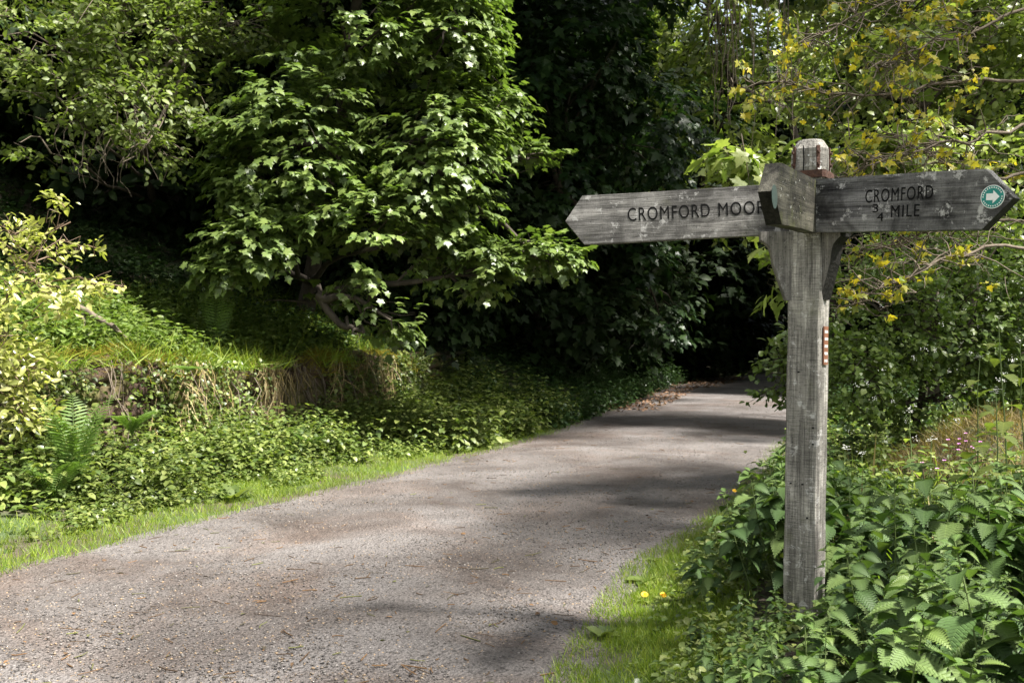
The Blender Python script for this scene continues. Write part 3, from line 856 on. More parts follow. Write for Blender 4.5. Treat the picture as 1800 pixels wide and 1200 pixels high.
# the back: a thick body so that the wall is a solid thing
topi = np.arange(nv) + (len(wz) - 1) * nv
mb.add(V, None, np.stack([i, i + 1, i + nv + 1, i + nv], -1).reshape(-1, 4))
Tp = V[topi]; back = Tp + [-.45, .12, -.02]; bot = back * [1, 1, 0] + [0, 0, -.1]
ii = np.arange(nv - 1)
mb.add(np.concatenate([Tp, back, bot]), None, np.concatenate([np.stack([ii, ii + 1, ii + nv + 1, ii + nv], -1), np.stack([ii + nv, ii + nv + 1, ii + 2 * nv + 1, ii + 2 * nv], -1)]))
WBASE = np.array([wall_line(10)[0], 10, 0])
wall = empty('retaining_wall', WBASE, 'low old stone retaining wall, mossy and hung with dead grass, below the wooded bank', 'wall')
local(mb, WBASE).build('stonework', wall_mat(), wall)
def wall_top(n, y0, y1, spread=.25):
    y = rng.uniform(y0, y1, n); x = wall_line(y)[0] + rng.normal(size=n) * spread * .5 - .05
    z = 1.2 + topn(y) + .02
    return np.stack([x, y, z], -1)
n = 5200                                               # dead grass hanging down the face
n = 3600
y = np.concatenate([rng.uniform(9.9, 15.5, n // 2), rng.uniform(10.2, 12.6, n - n // 2)])
clump = .6 * noise2(y * 3.1, y * 0, 51) + .4 * noise2(y * 9, y * 0, 52)
k = clump + rng.random(n) * .3 > .76
y = y[k]; n = len(y)
x = wall_line(y)[0] + .06 + .10 * rng.random(n)
z = 1.22 + topn(y) - .75 * rng.random(n) ** 1.6
d = np.stack([.3 + rng.normal(size=n) * .3, rng.normal(size=n) * .45, -1 + rng.normal(size=n) * .3], -1)
mb = MB(); mb.inst(BLADE_FINE, np.stack([x, y, z], -1) - WBASE, frames(d, np.stack([np.ones(n), -rng.random(n), .4 * np.ones(n)], -1)), rng.uniform(.08, .55, n) * .8)
mb.build('dead_grass', M['straw'], wall)['kind'] = 'stuff'
n = 5000                                               # small weeds rooted in the joints
y = rng.uniform(5.6, 16, n); k = fbm(y * 2.2, y * 0, 55) + rng.random(n) * .5 > .72; y = y[k]; n = len(y)
P = np.stack([wall_line(y)[0] + .06 + .08 * rng.random(n), y, .25 + .95 * rng.random(n)], -1)
mb = MB()
for k in range(46):                                    # roots and bramble stems straggling down
    yy_ = random.uniform(9.2, 15.8); a_ = np.array([wall_line(yy_)[0] + .05, yy_, 1.2 + float(topn(np.array([yy_]))[0])]); L_ = random.uniform(.3, 1.0)
    mb.tube(wob(a_, a_ + [random.uniform(.08, .35), random.uniform(-.35, .35), -L_], 7, .035), np.linspace(.007, .003, 7), 4)
local(mb, WBASE).build('hanging_roots', M['twig'], wall)['kind'] = 'stuff'
P = np.repeat(P, 5, 0) + rng.normal(size=(n * 5, 3)) * .05
mb = MB(); mb.inst(HERB, P - WBASE, frames(rng.normal(size=(n * 5, 3)) + [.9, -.4, -.1], rng.normal(size=(n * 5, 3)) * .4 + [.5, -.2, .8]), rng.uniform(.03, .075, n * 5))
mb.build('wall_weeds', M['herb'], wall)['kind'] = 'stuff'
n = 9000                                               # moss cushion along the top edge
P = wall_top(n, 8.3, 15.5, .34); w_ = ss(.35, .6, noise2(P[:, 1] * 1.7, P[:, 0] * 2, 8)); P = P[rng.random(n) < w_ * .9 + .1]; n = len(P)
P[:, 2] += .07 * rng.random(n) - np.clip(P[:, 0] - wall_line(P[:, 1])[0], 0, 1) * .8
mb = MB(); mb.inst(BLADE, P - WBASE, frames(rng.normal(size=(n, 3)) * [1, 1, .3] + [.3, -.2, .5], rng.normal(size=(n, 3))), rng.uniform(.02, .08, n) * 1.6)
mb.build('moss_cushion', M['moss'], wall)['kind'] = 'stuff'

# ================================================================== grass
def grass(name, P, hmin, hmax, mat, T=BLADE, lean=.45):
    n = len(P); mb = MB()
    d = np.concatenate([rng.normal(size=(n, 2)) * lean, np.ones((n, 1))], 1)
    mb.inst(T, P, frames(d, np.concatenate([rng.normal(size=(n, 2)), .3 * np.ones((n, 1))], 1)), rng.uniform(hmin, hmax, n))
    return tag(mb.build(name, M[mat]), kind='stuff')
def strip(n, y0, y1, side, d0, d1, pw=1.0):
    t = rng.random(n); y = y0 * y1 / (y1 - t * (y1 - y0))          # denser near the camera
    d = d0 + (d1 - d0) * rng.random(n) ** pw
    x = Ledge(y) - d if side < 0 else Redge(y) + d
    return np.stack([x, y, np.maximum(H(x, y), 0)], -1)
P = np.concatenate([strip(44000, 3.6, 17, -1, -.14, 1.15, .85), strip(12000, 9, 16, -1, .1, 1.3)])
P = P[fbm(P[:, 0] * 3, P[:, 1] * 3, 61) + rng.random(len(P)) * .35 > .48]
grass('verge_grass', P, .025, .085, 'grass')
P = np.concatenate([strip(20000, 3.4, 8, 1, -.10, .65, 1.0), strip(14000, 4.2, 8, 1, .08, .75), strip(3000, 7, 14, 1, -.05, .3)])
P = P[fbm(P[:, 0] * 4, P[:, 1] * 4, 62) + rng.random(len(P)) * .3 > .50]
grass('verge_grass', P, .02, .07, 'grass')
P = scatter(9000, -9, -1.5, 8, 17, lambda x, y: (Ledge(y) - x > WALL_D + .1) & (Ledge(y) - x < 5.5) & (fbm(x * 1.1, y * 1.1, 63) > .46))
grass('bank_grass', np.stack([P[:, 0], P[:, 1], H(P[:, 0], P[:, 1])], -1), .12, .34, 'grass', BLADE_FINE, .5)
P = scatter(5000, 3.0, 4.9, 7.1, 9.3, lambda x, y: ((x - 3.95) / .9) ** 2 + ((y - 8.1) / 1.0) ** 2 < 1)
P = wall_top(3600, 8.3, 15.5, .3); P = P[noise2(P[:, 1] * 2.4, P[:, 0], 19) > .35]; P[:, 2] = np.maximum(H(P[:, 0], P[:, 1]), 1.15 + topn(P[:, 1]))
grass('bank_edge_grass', P, .10, .38, 'grass', BLADE_FINE, .9)
P = scatter(5000, 3.0, 4.9, 7.1, 9.3, lambda x, y: ((x - 3.95) / .9) ** 2 + ((y - 8.1) / 1.0) ** 2 < 1)
grass('mound_grass', np.stack([P[:, 0], P[:, 1], H(P[:, 0], P[:, 1])], -1), .05, .18, 'straw', BLADE_FINE, .7)
P2 = P[::2]
grass('mound_grass', np.stack([P2[:, 0], P2[:, 1], H(P2[:, 0], P2[:, 1])], -1), .06, .2, 'moss', BLADE_FINE, .7)

# ================================================================== ground cover
def cover(name, P2, h, size, pairs, T, mat):
    P = np.stack([P2[:, 0], P2[:, 1], H(P2[:, 0], P2[:, 1])], -1)
    mb = MB(); n = len(P)
    herb_leaves(mb, P, h * rng.uniform(.55, 1.2, n), size * rng.uniform(.75, 1.2, n), pairs, T)
    return tag(mb.build(name, M[mat]), kind='stuff')
dl = lambda x, y: Ledge(y) - x
cover('herb_cover', scatter(2700, -8, 1, 3.5, 17, lambda x, y: (dl(x, y) > .7) & (dl(x, y) < 2.3) & (fbm(x * 1.6, y * 1.6, 71) + .5 * ss(.7, 1.7, dl(x, y)) > .58)), .46, .085, 5, HERB, 'herb')
cover('low_herb_cover', scatter(3700, -8, 1.2, 3.2, 17, lambda x, y: (dl(x, y) > .5) & (dl(x, y) < 1.7) & (fbm(x * 2.4, y * 2.4, 72) > .42)), .16, .055, 3, ROUND, 'herb')
cover('wayside_nettle_cover', scatter(900, -3, 4, 12.5, 18.5, lambda x, y: (dl(x, y) > .15) & (dl(x, y) < 2.4)), .55, .11, 5, HERB, 'herb')
cover('wayside_herb_cover', scatter(2600, -1, 7, 16, 34, lambda x, y: (dl(x, y) > .0) & (dl(x, y) < 3.2)), .55, .10, 5, HERB, 'herb_shade_tone')
cover('bank_herb_cover', scatter(3000, -16, 0, 7.5, 15, lambda x, y: (dl(x, y) > WALL_D + .15) & (dl(x, y) < 4.6) & (y < 14.5)), .34, .10, 4, HERB, 'hedge')
cover('upper_bank_herb_cover', scatter(8000, -18, 1, 7.5, 25, lambda x, y: (dl(x, y) > 2.4) & ((dl(x, y) > 4.2) | (y > 14)) & (dl(x, y) < 12)), .34, .10, 4, HERB, 'herb_shade_tone')
dr = lambda x, y: x - Redge(y)
cover('roadside_herb_cover', scatter(1500, 0.5, 8, 6.6, 15, lambda x, y: (dr(x, y) > .38 + .25 * (y < 7)) & (dr(x, y) < 3.0) & ((x - 3.95) ** 2 + (y - 8.1) ** 2 > .7)), .40, .075, 5, HERB, 'herb')
cover('hedge_bottom_cover', scatter(2600, 2.4, 11, 1.5, 14, lambda x, y: (dr(x, y) > 2.4) & (dr(x, y) < 8.5) & ((x - 3.95) ** 2 + (y - 8.1) ** 2 > 1.1)), .5, .11, 5, HERB, 'hedge')
cover('low_roadside_herb_cover', scatter(2200, 0.2, 8, 3.6, 14, lambda x, y: (dr(x, y) > .3) & (dr(x, y) < 1.3) & (fbm(x * 2.4, y * 2.4, 74) > .42)), .15, .05, 3, ROUND, 'herb')
cover('woodland_floor_cover', scatter(5000, 3, 22, 9, 40, lambda x, y: (dr(x, y) > .6) & (dr(x, y) < 12)), .5, .13, 4, HERB, 'herb_shade_tone')
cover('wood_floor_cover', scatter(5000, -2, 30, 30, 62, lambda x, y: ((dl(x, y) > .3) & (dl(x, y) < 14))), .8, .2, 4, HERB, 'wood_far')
# brown leaf litter at the far bend
P2 = scatter(1500, 2, 9, 20, 40, lambda x, y: (dl(x, y) > -.9 - .6 * (y > 30)) & (dl(x, y) < .8))
n = len(P2); mb = MB()
mb.inst(OVAL, np.stack([P2[:, 0], P2[:, 1], np.maximum(H(P2[:, 0], P2[:, 1]), 0) + .03 + .03 * rng.random(n)], -1), frames(rng.normal(size=(n, 3)) * [1, 1, .2], np.array([0, 0, 1.]) + rng.normal(size=(n, 3)) * .4), .10)
tag(mb.build('leaf_litter', leaf_mat('dead_leaf', [(.06, .032, .018), (.12, .065, .035), (.22, .14, .085)], .1, .7, .3)), kind='stuff')

# ================================================================== nettles at the post
def nettle_variant(h, pairs, size):
    st = MB(); lv = MB(); tp = MB()
    ln = np.array([random.uniform(-.22, .22), random.uniform(-.22, .22), 1.])
    pts = np.array([ln * h * t + np.array([.02 * math.sin(t * 3), .015 * math.cos(t * 4) - .015, 0]) for t in np.linspace(0, 1, 6)])
    st.tube(pts, np.linspace(.0045, .002, 6), 5)
    a0 = random.uniform(0, 6.28)
    for k in range(pairs):
        t = .22 + .78 * ((k + .5) / pairs) ** .72
        c = np.array([np.interp(t, np.linspace(0, 1, 6), pts[:, j]) for j in range(3)])
        s = size * (1.0 if t < .72 else 1.0 - .62 * (t - .72) / .28) * (.75 if t < .4 else 1)
        for sg in (0, math.pi):
            a = a0 + k * 1.57 + sg + random.uniform(-.25, .25)
            hz = np.array([math.cos(a), math.sin(a), 0])
            up_ = -.28 + .35 * (t > .9) + random.uniform(-.35, .25)
            d = hz + [0, 0, up_]
            e = c + unit(hz + [0, 0, .25]) * s * .22
            st.tube(np.array([c, (c + e) / 2 + [0, 0, .004], e]), .0014, 4)
            (tp if t > .93 else lv).inst(NETTLE, [e], frames([d], [np.array([0, 0, 1.]) + .3 * hz + rng.normal(size=3) * .22]), [s * random.uniform(.8, 1.15)])
    return st, lv, tp
protos = []
lab_n = 'stinging nettle with serrated mid green leaves in the bed round the signpost foot'
grp_n = 'stinging nettles round the signpost'
for k in range(7):
    st, lv, tp = nettle_variant(random.uniform(.62, .80), random.randint(7, 9), random.uniform(.135, .18))
    for j in range(5):                                 # the crowded tip
        a = j * 1.4 + k + random.uniform(-.3, .3); hz = np.array([math.cos(a), math.sin(a), 0]); c = st.v[0][-3]
        tp.inst(NETTLE, [c - [0, 0, .012 * j]], frames([hz + [0, 0, random.uniform(-.1, .9)]], [np.array([0, 0, 1.]) + rng.normal(size=3) * .25]), [random.uniform(.03, .055) + .006 * j])
    r_ = empty('nettle_plant', (0, 0, 0), lab_n, 'nettle', grp_n)
    st.build('stem', M['stem'], r_); lv.build('leaves', M['nettle'], r_, uv=True); tp.build('top_leaves', M['nettle_top'], r_, uv=True)
    protos.append(r_)
spots = []
tries = 0
while len(spots) < 297 and tries < 40000:
    tries += 1
    y = 2.55 / (1 - random.random() * (1 - 2.55 / 7.4)); x = random.uniform(.7, 3.6)
    d = x - Redge(y)
    if d < .48 or x > y * .56 + .3: continue
    if y < 4 and d < .5 + .1 * (4 - y): continue
    if (x - POST[0]) ** 2 + (y - POST[1]) ** 2 < .15 ** 2: continue
    # keep the post's shaft in view down to its foot on the path side
    if any((x - a) ** 2 + (y - b) ** 2 < .115 ** 2 for a, b, _ in spots): continue
    hf = ss(.45, 1.1, d) * .5 + .5
    pxx = 900 + x / y * FPX
    if y < POST[1] + .1:
        ytop = np.interp(pxx, [1150, 1345, 1395, 1450, 1480, 1620, 1680, 1800], [1120, 1130, 1170, 1110, 1035, 1012, 1050, 1100])
        if y > 4.1 and pxx > 1500: ytop = np.interp(pxx, [1500, 1600, 1800], [960, 890, 860])
        hf = min(hf, max(.3, (CAM_Z - (ytop - 600) / FPX * y) / .74))
    elif pxx > 1450:
        ytop = np.interp(pxx, [1450, 1520, 1580, 1640, 1740, 1800], [790, 815, 850, 868, 858, 800])
        hf = min(hf, max(.3, (CAM_Z - (ytop - 600) / FPX * y - float(H(x, y))) / .74))
    spots.append((x, y, hf))
for k, (x, y, hf) in enumerate(spots):
    pr = protos[k % 7]
    s = hf * random.uniform(.85, 1.05)
    if k < 7:
        o = pr; o.location = (x, y, float(H(x, y)) - .02); o.rotation_euler = (0, 0, random.uniform(0, 6.28)); o.scale = (s, s, s)
    else:
        o = dup(pr, (x, y, float(H(x, y)) - .02), random.uniform(0, 6.28), s)

P = scatter(130, .6, 4.2, 4.6, 9.5, lambda x, y: (dr(x, y) > .7) & ((x - 3.95) ** 2 + (y - 8.1) ** 2 > 1.3) & (dr(x, y) < 2.6) & (fbm(x * 1.7, y * 1.7, 81) > .5))
P = np.repeat(P, 3, 0) + rng.normal(size=(len(P) * 3, 2)) * .03
P3 = np.stack([P[:, 0], P[:, 1], H(P[:, 0], P[:, 1])], -1)
sh = np.abs(P[:, 0] / P[:, 1] - POST[0] / POST[1]) < .04
P3 = P3[~sh]
grass('tall_grass', P3, .25, .48, 'grass', BLADE_FINE, .22)
grass('dead_stalks', P3[::7] + [.05, .04, 0], .3, .6, 'straw', BLADE_FINE, .2)

# ================================================================== single plants
def heart_plant(x, y, h, label, leafs=9, size=.10, flowers=True):
    b = np.array([x, y, float(H(x, y))])
    r_ = empty('garlic_mustard', b, label, 'wildflower', 'garlic mustard along the hedge')
    st = MB(); lv = MB(); fl = MB()
    tip = np.array([random.uniform(-.06, .06), random.uniform(-.06, .06), h])
    pts = wob((0, 0, -.02), tip, 8, .008); st.tube(pts, np.linspace(.006, .0025, 8), 6)
    for k in range(leafs):
        t = .15 + .8 * k / leafs
        c = np.array([np.interp(t, np.linspace(0, 1, 8), pts[:, j]) for j in range(3)])
        a = k * 2.4 + random.uniform(-.3, .3); hz = np.array([math.cos(a), math.sin(a), 0])
        e = c + (hz * .05 + [0, 0, .02]) * (1.5 - t)
        st.tube(np.array([c, e]), .0015, 4)
        lv.inst(HEART, [e], frames([hz + [0, 0, random.uniform(-.5, .1)]], [np.array([0, 0, 1.]) + .4 * hz]), [size * (1.25 - .8 * t)])
    local_tip = pts[-1]
    if flowers:
        for k in range(16):
            q = local_tip + rng.normal(size=3) * [.016, .016, .010] + [0, 0, .01]
            for m_ in range(4):
                a = m_ * 1.57 + k; dd = np.array([math.cos(a), math.sin(a), .3])
                fl.inst(OVAL, [q], frames([dd], [np.array([0, 0, 1.])]), [.009])
        fl.build('flower_head', M['white_petal'], r_)
    st.build('stem', M['stem'], r_); lv.build('leaves', M['heart'], r_, uv=True)
def gpt(px, py, Y): return at(px, py, Y)
for px, py, Y, lab in ((1718, 630, 5.9, 'tall garlic mustard with wide spaced heart shaped leaves before the dark hedge'),
                       (1775, 560, 5.5, 'tallest garlic mustard, yellow green, beside the picture edge of the hedge'),
                       (1795, 600, 5.8, 'garlic mustard half cut by the picture edge, pale stacked leaves'),
                       (1745, 690, 5.3, 'shorter garlic mustard between the two tallest ones'),
                       (1520, 800, 7.2, 'small garlic mustard with white flowers close behind the post'),
                       (1482, 790, 6.6, 'pale leaved garlic mustard with white flower head next to the post'),
                       (1612, 725, 7.0, 'garlic mustard with white flowers under the hawthorn at the mound'),
                       (1640, 775, 6.6, 'low garlic mustard with pale leaves in front of the mound')):
    q = at(px, py, Y); g = float(H(q[0], Y)); heart_plant(q[0], Y, q[2] - g, lab, 13 if q[2] - g > .8 else 8, .155 if q[2] - g > .8 else .095)

def campion(px, py, Y, lab):
    q = at(px, py, Y); g = float(H(q[0], Y)); b = np.array([q[0], Y, g]); h = q[2] - g
    r_ = empty('pink_campion', b, lab, 'wildflower', 'pink campions on the mound')
    st = MB(); fl = MB(); lv = MB()
    for k in range(3):
        tip = np.array([random.uniform(-.08, .08), random.uniform(-.08, .08), h * random.uniform(.85, 1.05)])
        pts = wob((0, 0, -.02), tip, 6, .008); st.tube(pts, np.linspace(.004, .002, 6), 5)
        fl = MB()
        for m_ in range(10):
            a = m_ * .628; dd = np.array([math.cos(a), math.sin(a), .25]); 
            fl.inst(OVAL, [pts[-1]], frames([dd], [np.array([.3, -.8, .6])]), [.014])
        fl.build('flower', M['pink_petal'], r_)
        herb_leaves(lv, np.array([[0, 0, 0.]]), np.array([h * .7]), np.array([.06]), 3, LANCE)
    st.build('stem', M['stem_red'], r_); lv.build('leaves', M['herb'], r_)
campion(1672, 775, 7.2, 'pink campion at the foot of the dry mound, on its path side')
campion(1640, 810, 6.9, 'lowest pink campion in front of the dry mound')
campion(1712, 785, 7.1, 'pink campion in the middle of the dry grass mound')
campion(1735, 778, 7.3, 'pink campion nearest the tall garlic mustard')
campion(1682, 765, 7.5, 'pink campion highest on the dry mound')

def dandelion(px, py, Y, lab):
    q = at(px, py, Y); g = max(0., float(H(q[0], Y))); b = np.array([q[0], Y, g])
    r_ = empty('dandelion', b, lab, 'dandelion', 'dandelions on the verge')
    h = max(.04, q[2] - g); st = MB(); fl = MB(); lv = MB()
    st.tube(np.array([[0, 0, 0], [.004, 0, h * .5], [0, 0, h]]), .002, 5)
    for ring, m_, ln_, up_ in ((0, 18, .021, .25), (1, 14, .017, .6), (2, 10, .011, 1.4)):
        for k in range(m_):
            a = k / m_ * 6.283 + ring; fl.inst(LANCE, [[0, 0, h]], frames([[math.cos(a), math.sin(a), up_]], [[0, -.2, 1.]]), [ln_])
    fl.v = [ (v - [0, 0, h]) @ np.array(Matrix.Rotation(R(35), 3, 'X')).T + [0, 0, h] for v in fl.v]
    for k in range(7):
        a = k * .9 + .3; lv.inst(LANCE, [[0, 0, .005]], frames([[math.cos(a), math.sin(a), .25]], [[0, 0, 1.]]), [.055 + .02 * (k % 3)])
    st.build('stem', M['stem'], r_); fl.build('flower', M['yellow_petal'], r_); lv.build('leaves', M['herb'], r_)
dandelion(1166, 1068, 5.35, 'dandelion in full face flower on the verge grass, beside its twin')
dandelion(1133, 1066, 5.40, 'dandelion seen edge on at the grit margin of the verge')
dandelion(1291, 862, 8.6, 'far yellow dandelion at the path edge beyond the umbel stems')

def fern(px, py, Y, n, ln_, lab, tilt=1.1, fan_a=None, mat='fern', z=None):
    q = at(px, py, Y); b = np.array([q[0], Y, float(H(q[0], Y)) if z is None else z])
    r_ = empty('fern', b, lab, 'fern')
    for k in range(n):
        a = (k / n * 6.283 + random.uniform(-.3, .3)) if fan_a is None else fan_a[k]
        hz = np.array([math.cos(a), math.sin(a), 0]); L = ln_ * random.uniform(.75, 1.1); mb = MB()
        t = np.linspace(0, 1, 26)
        rach = hz[None] * (L * (.25 * t + .35 * t ** 2.2))[:, None] * (1.6 - tilt * .6) + np.array([0, 0, 1.])[None] * (L * (tilt * .85 * t - .35 * t ** 2.5))[:, None]
        mb.tube(rach, np.linspace(.0045, .001, 26), 4)
        tan = unit(np.gradient(rach, axis=0)); side = np.cross(tan, hz * .3 + [0, 0, 1.]); side = unit(side); nr = np.cross(side, tan)
        for s_ in (-1, 1):
            idx = np.arange(3, 26) if ln_ < .5 else np.arange(3, 26, 1); w = L * .20 * np.sin(np.pi * np.clip((t[idx] + .12) / 1.12, 0, 1)) ** .8
            mb.inst(PINNA, rach[idx], frames(side[idx] * s_ + tan[idx] * .35, nr[idx] + rng.normal(size=(len(idx), 3)) * .1), w)
        mb.build('frond', M[mat], r_)
fern(382, 590, 12.0, 6, .80, 'tall pale fern standing on the bank above the wall', 1.5, [2.9, .3, 1.3, 2.0, -.6, -1.4])
fern(130, 820, 8.2, 9, .85, 'bushy fern growing at the foot of the wall', 1.55)
fern(95, 830, 8.0, 7, .6, 'shorter fern beside the bushy one at the foot of the wall', 1.1)
fern(330, 655, 10.3, 5, .42, 'small fern hanging from the top edge of the wall', .5, [-.6, -1.2, -.1, .4, -1.8], z=1.1)
fern(232, 745, 9.2, 6, .5, 'fern on the wall face among dead grass', .9, [-.9, -.3, -1.5, .3, -2, .9], z=.55)
fern(545, 780, 11.2, 6, .55, 'fern rising from the herbs under the large sycamore', 1.1)

def rosette(px, py, Y, n, size, lab, up_=.5, name='dock_plant', cat='dock', T=LANCE, mat='herb'):
    q = at(px, py, Y); b = np.array([q[0], Y, max(0., float(H(q[0], Y)))])
    r_ = tag(link(bpy.data.objects.new('x', None)), lab, cat); bpy.data.objects.remove(r_)
    mb = MB()
    for k in range(n):
        a = k * 2.4; hz = np.array([math.cos(a), math.sin(a), 0])
        mb.inst(T, [[0, 0, .01]], frames([hz + [0, 0, up_ * random.uniform(.5, 1.4)]], [np.array([0, 0, 1.]) + rng.normal(size=3) * .2]), [size * random.uniform(.7, 1.1)])
    o = mb.build(name, M[mat]); o.location = b; tag(o, lab, cat)
rosette(412, 872, 8.9, 11, .26, 'dock with long pointed leaves on the grass opposite the signpost', .6)
rosette(1135, 1022, 5.85, 10, .13, 'flat broad leaved plantain growing on the grit margin', .15, 'plantain', 'plantain', OVAL)
rosette(1062, 1130, 4.75, 12, .10, 'bright green weed tuft at the corner of the verge near the camera', .6, 'weed_tuft', 'weed', OVAL)
rosette(1148, 980, 6.45, 7, .07, 'tiny weed creeping on the bare grit', .15, 'small_weed', 'weed', OVAL)

def umbel(px, py, Y, lab):
    q = at(px, py, Y); g = float(H(q[0], Y)); b = np.array([q[0], Y, g]); h = q[2] - g
    r_ = empty('umbel_plant', b, lab, 'wildflower')
    st = MB(); fl = MB(); lv = MB()
    for dx, hh in ((-.02, h), (.045, h * .87), (.02, h * .93)):
        tip = np.array([dx, -.02, hh]); pts = wob((0, 0, -.02), tip, 6, .006); st.tube(pts, np.linspace(.006, .003, 6), 6)
        for k in range(13):
            a = k * 2.4; rr = .055 * math.sqrt(k / 13); e = tip + [rr * math.cos(a), rr * math.sin(a), .035 - rr * .25]
            st.tube(np.array([tip, e]), .0011, 4)
            for m_ in range(8):
                fl.inst(OVAL, [e + rng.normal(size=3) * .005], frames([rng.normal(size=3) + [0, 0, .6]], [rng.normal(size=3)]), [.011])
    herb_leaves(lv, np.array([[0, 0, 0.]] * 3), np.array([h * .6] * 3), np.array([.09] * 3), 4, LANCE)
    st.build('stem', M['stem'], r_); fl.build('umbel', M['umbel'], r_); lv.build('leaves', M['herb'], r_)
umbel(1350, 868, 6.2, 'brownish umbel flower on stout stems at the path side of the post')

# fallen branch on the bank
q0, q1, q2 = at(138, 540, 10.6), at(165, 552, 10.5), at(200, 574, 10.4)
mb = MB(); mb.tube(wob(q0, q2, 8, .01), np.linspace(.035, .028, 8), 8); mb.tube(wob(at(150, 546, 10.6), at(146, 578, 10.5), 5, .01), np.linspace(.03, .02, 5), 6)
mb.tube(wob(q2, at(222, 596, 10.3), 4, .01), np.linspace(.028, .02, 4), 6)
tag(local(mb, q2).build('fallen_branch', M['twig']), 'bare grey broken branch lying on the grassy bank', 'branch').location = q2

# ================================================================== near trees and shrubs
# the big sycamore over the wall
lumps = px_lumps([(520, 250, 12.4, 150, 190, 1.0), (450, 430, 12.0, 105, 70, .6), (640, 440, 12.0, 120, 130, .8), (760, 290, 12.6, 130, 190, 1.0),
                  (790, 50, 12.8, 105, 120, .9), (600, 40, 12.6, 160, 130, 1.0), (925, 275, 13.2, 75, 26, .4, 2.2), (935, 448, 12.8, 92, 26, .4, 2.2), (400, 470, 11.9, 60, 26, .4, 1.5), (640, 585, 12, 80, 30, .4, 1.5), (845, 470, 12.6, 60, 55, .5),
                  (700, -170, 13.0, 220, 160, 1.5), (690, 560, 12.0, 60, 40, .4), (560, 520, 12.2, 120, 40, .5), (880, 200, 13.2, 50, 60, .5), (430, 300, 12.3, 60, 90, .5)])
lumps += [(np.array([-2.2, 13.4, 8.3]), np.array([1.9, 1.6, 1.0])), (np.array([-3.6, 15.2, 9.0]), np.array([1.9, 1.8, 1.1])), (np.array([-.6, 15, 9.2]), np.array([1.8, 1.8, 1.1]))]  # unseen upper crown added to shade the bank slope
gxy = np.array([-3.4, 16.2])
tree('sycamore_tree', 'large sycamore with tiers of broad lobed leaves overhanging the wall and path', 'tree', (gxy[0], gxy[1], H(*gxy)), lumps, 6200, 12, .33, MAPLE, .106, 'maple', .14, inner=.45, up=1.0, outw=.5, droop=.30, jit=.22, gap=.59, flat=.10)
# the willow hanging in at the top of the picture
lumps = px_lumps([(60, 60, 12.3, 150, 110, 1.2), (230, 60, 12.6, 130, 120, 1.2), (330, 90, 12.9, 90, 100, 1.0), (100, 170, 12.0, 110, 60, .8), (260, 200, 12.2, 100, 60, .8), (90, 270, 12.0, 80, 35, .5), (250, 265, 12.0, 75, 40, .5), (420, 40, 13.0, 90, 60, .8), (150, -120, 12.8, 260, 120, 1.6)])
tree('willow_tree', 'goat willow with small oval leaves and bare hanging twigs above the dark bank', 'tree', (-6.6, 18.5, H(-6.6, 18.5)), lumps, 1250, 12, .34, OVAL, .095, 'willow', .075, inner=.5, up=.6, outw=.4, droop=.15, jit=.4, bark='twig', gap=.34)
wr = sc.objects['willow_tree']; tb = MB()
for k in range(26):
    a = at(random.uniform(110, 250), random.uniform(180, 270), 12.0 + random.uniform(-.3, .3)); L = random.uniform(.3, .75)
    e = a + [random.uniform(-.25, .25), random.uniform(-.1, .1), -L]
    tb.tube(wob(a, e, 7, .035), np.linspace(.007, .002, 7), 4)
local(tb, np.array(wr.location)).build('bare_twigs', M['twig'], wr)
# bright bush at the left edge
lumps = px_lumps([(30, 470, 8.6, 90, 90, .5), (100, 500, 8.5, 90, 55, .45), (20, 590, 8.4, 70, 80, .5), (165, 505, 8.6, 65, 26, .25), (90, 440, 8.7, 60, 26, .25), (-20, 690, 8.3, 70, 60, .4), (10, 400, 8.7, 40, 36, .3), (105, 375, 8.7, 14, 40, .12), (205, 502, 8.6, 40, 12, .12), (150, 440, 8.6, 40, 14, .15), (30, 650, 8.2, 50, 50, .3), (45, 735, 8.1, 40, 40, .3), (-120, 520, 8.6, 110, 150, .7)])
tree('dogwood_bush', 'sunlit yellow green bush with glossy pointed leaves in front of the wall end', 'bush', (-4.85, 8.9, H(-4.85, 8.9)), lumps, 620, 9, .22, LEAFY, .082, 'bush', .022, inner=.3, up=.7, outw=.3, droop=.1, jit=.5, bark='stem_red', gap=.42)
# hawthorn hedge behind the post
lumps = px_lumps([(1560, 560, 9.0, 110, 110, .7), (1680, 560, 9.2, 110, 110, .7), (1790, 520, 9.3, 90, 140, .7), (1510, 660, 8.6, 60, 80, .5), (1600, 690, 9.0, 90, 70, .6), (1480, 500, 9.4, 60, 60, .5), (1620, 450, 9.8, 120, 50, .6), (1760, 680, 9.4, 80, 70, .6), (1840, 600, 9.0, 80, 160, .8)])
tree('hawthorn_bush', 'dense dark hawthorn bush with small oval leaves directly behind the post', 'bush', (3.9, 9.9, H(3.9, 9.9)), lumps, 1900, 9, .22, ROUND, .062, 'hedge', .05, inner=.55, up=.65, outw=.45, droop=.15, jit=.4, gap=.22)
hr = sc.objects['hawthorn_bush']; fb = MB()
for k in range(34):
    q = at(random.uniform(1480, 1800), random.uniform(520, 800), random.uniform(7.6, 8.5))
    for m_ in range(10): fb.inst(OVAL, [q + rng.normal(size=3) * .012], frames([rng.normal(size=3)], [rng.normal(size=3) + [0, -1, .5]]), [.012])
local(fb, np.array(hr.location)).build('blossom', M['white_petal'], hr)
lumps = px_lumps([(1378, 640, 9.6, 46, 26, .3), (1350, 690, 9.4, 26, 20, .2), (1395, 600, 9.7, 40, 30, .3), (1420, 690, 9.6, 40, 60, .4), (1440, 620, 9.8, 40, 70, .4)])
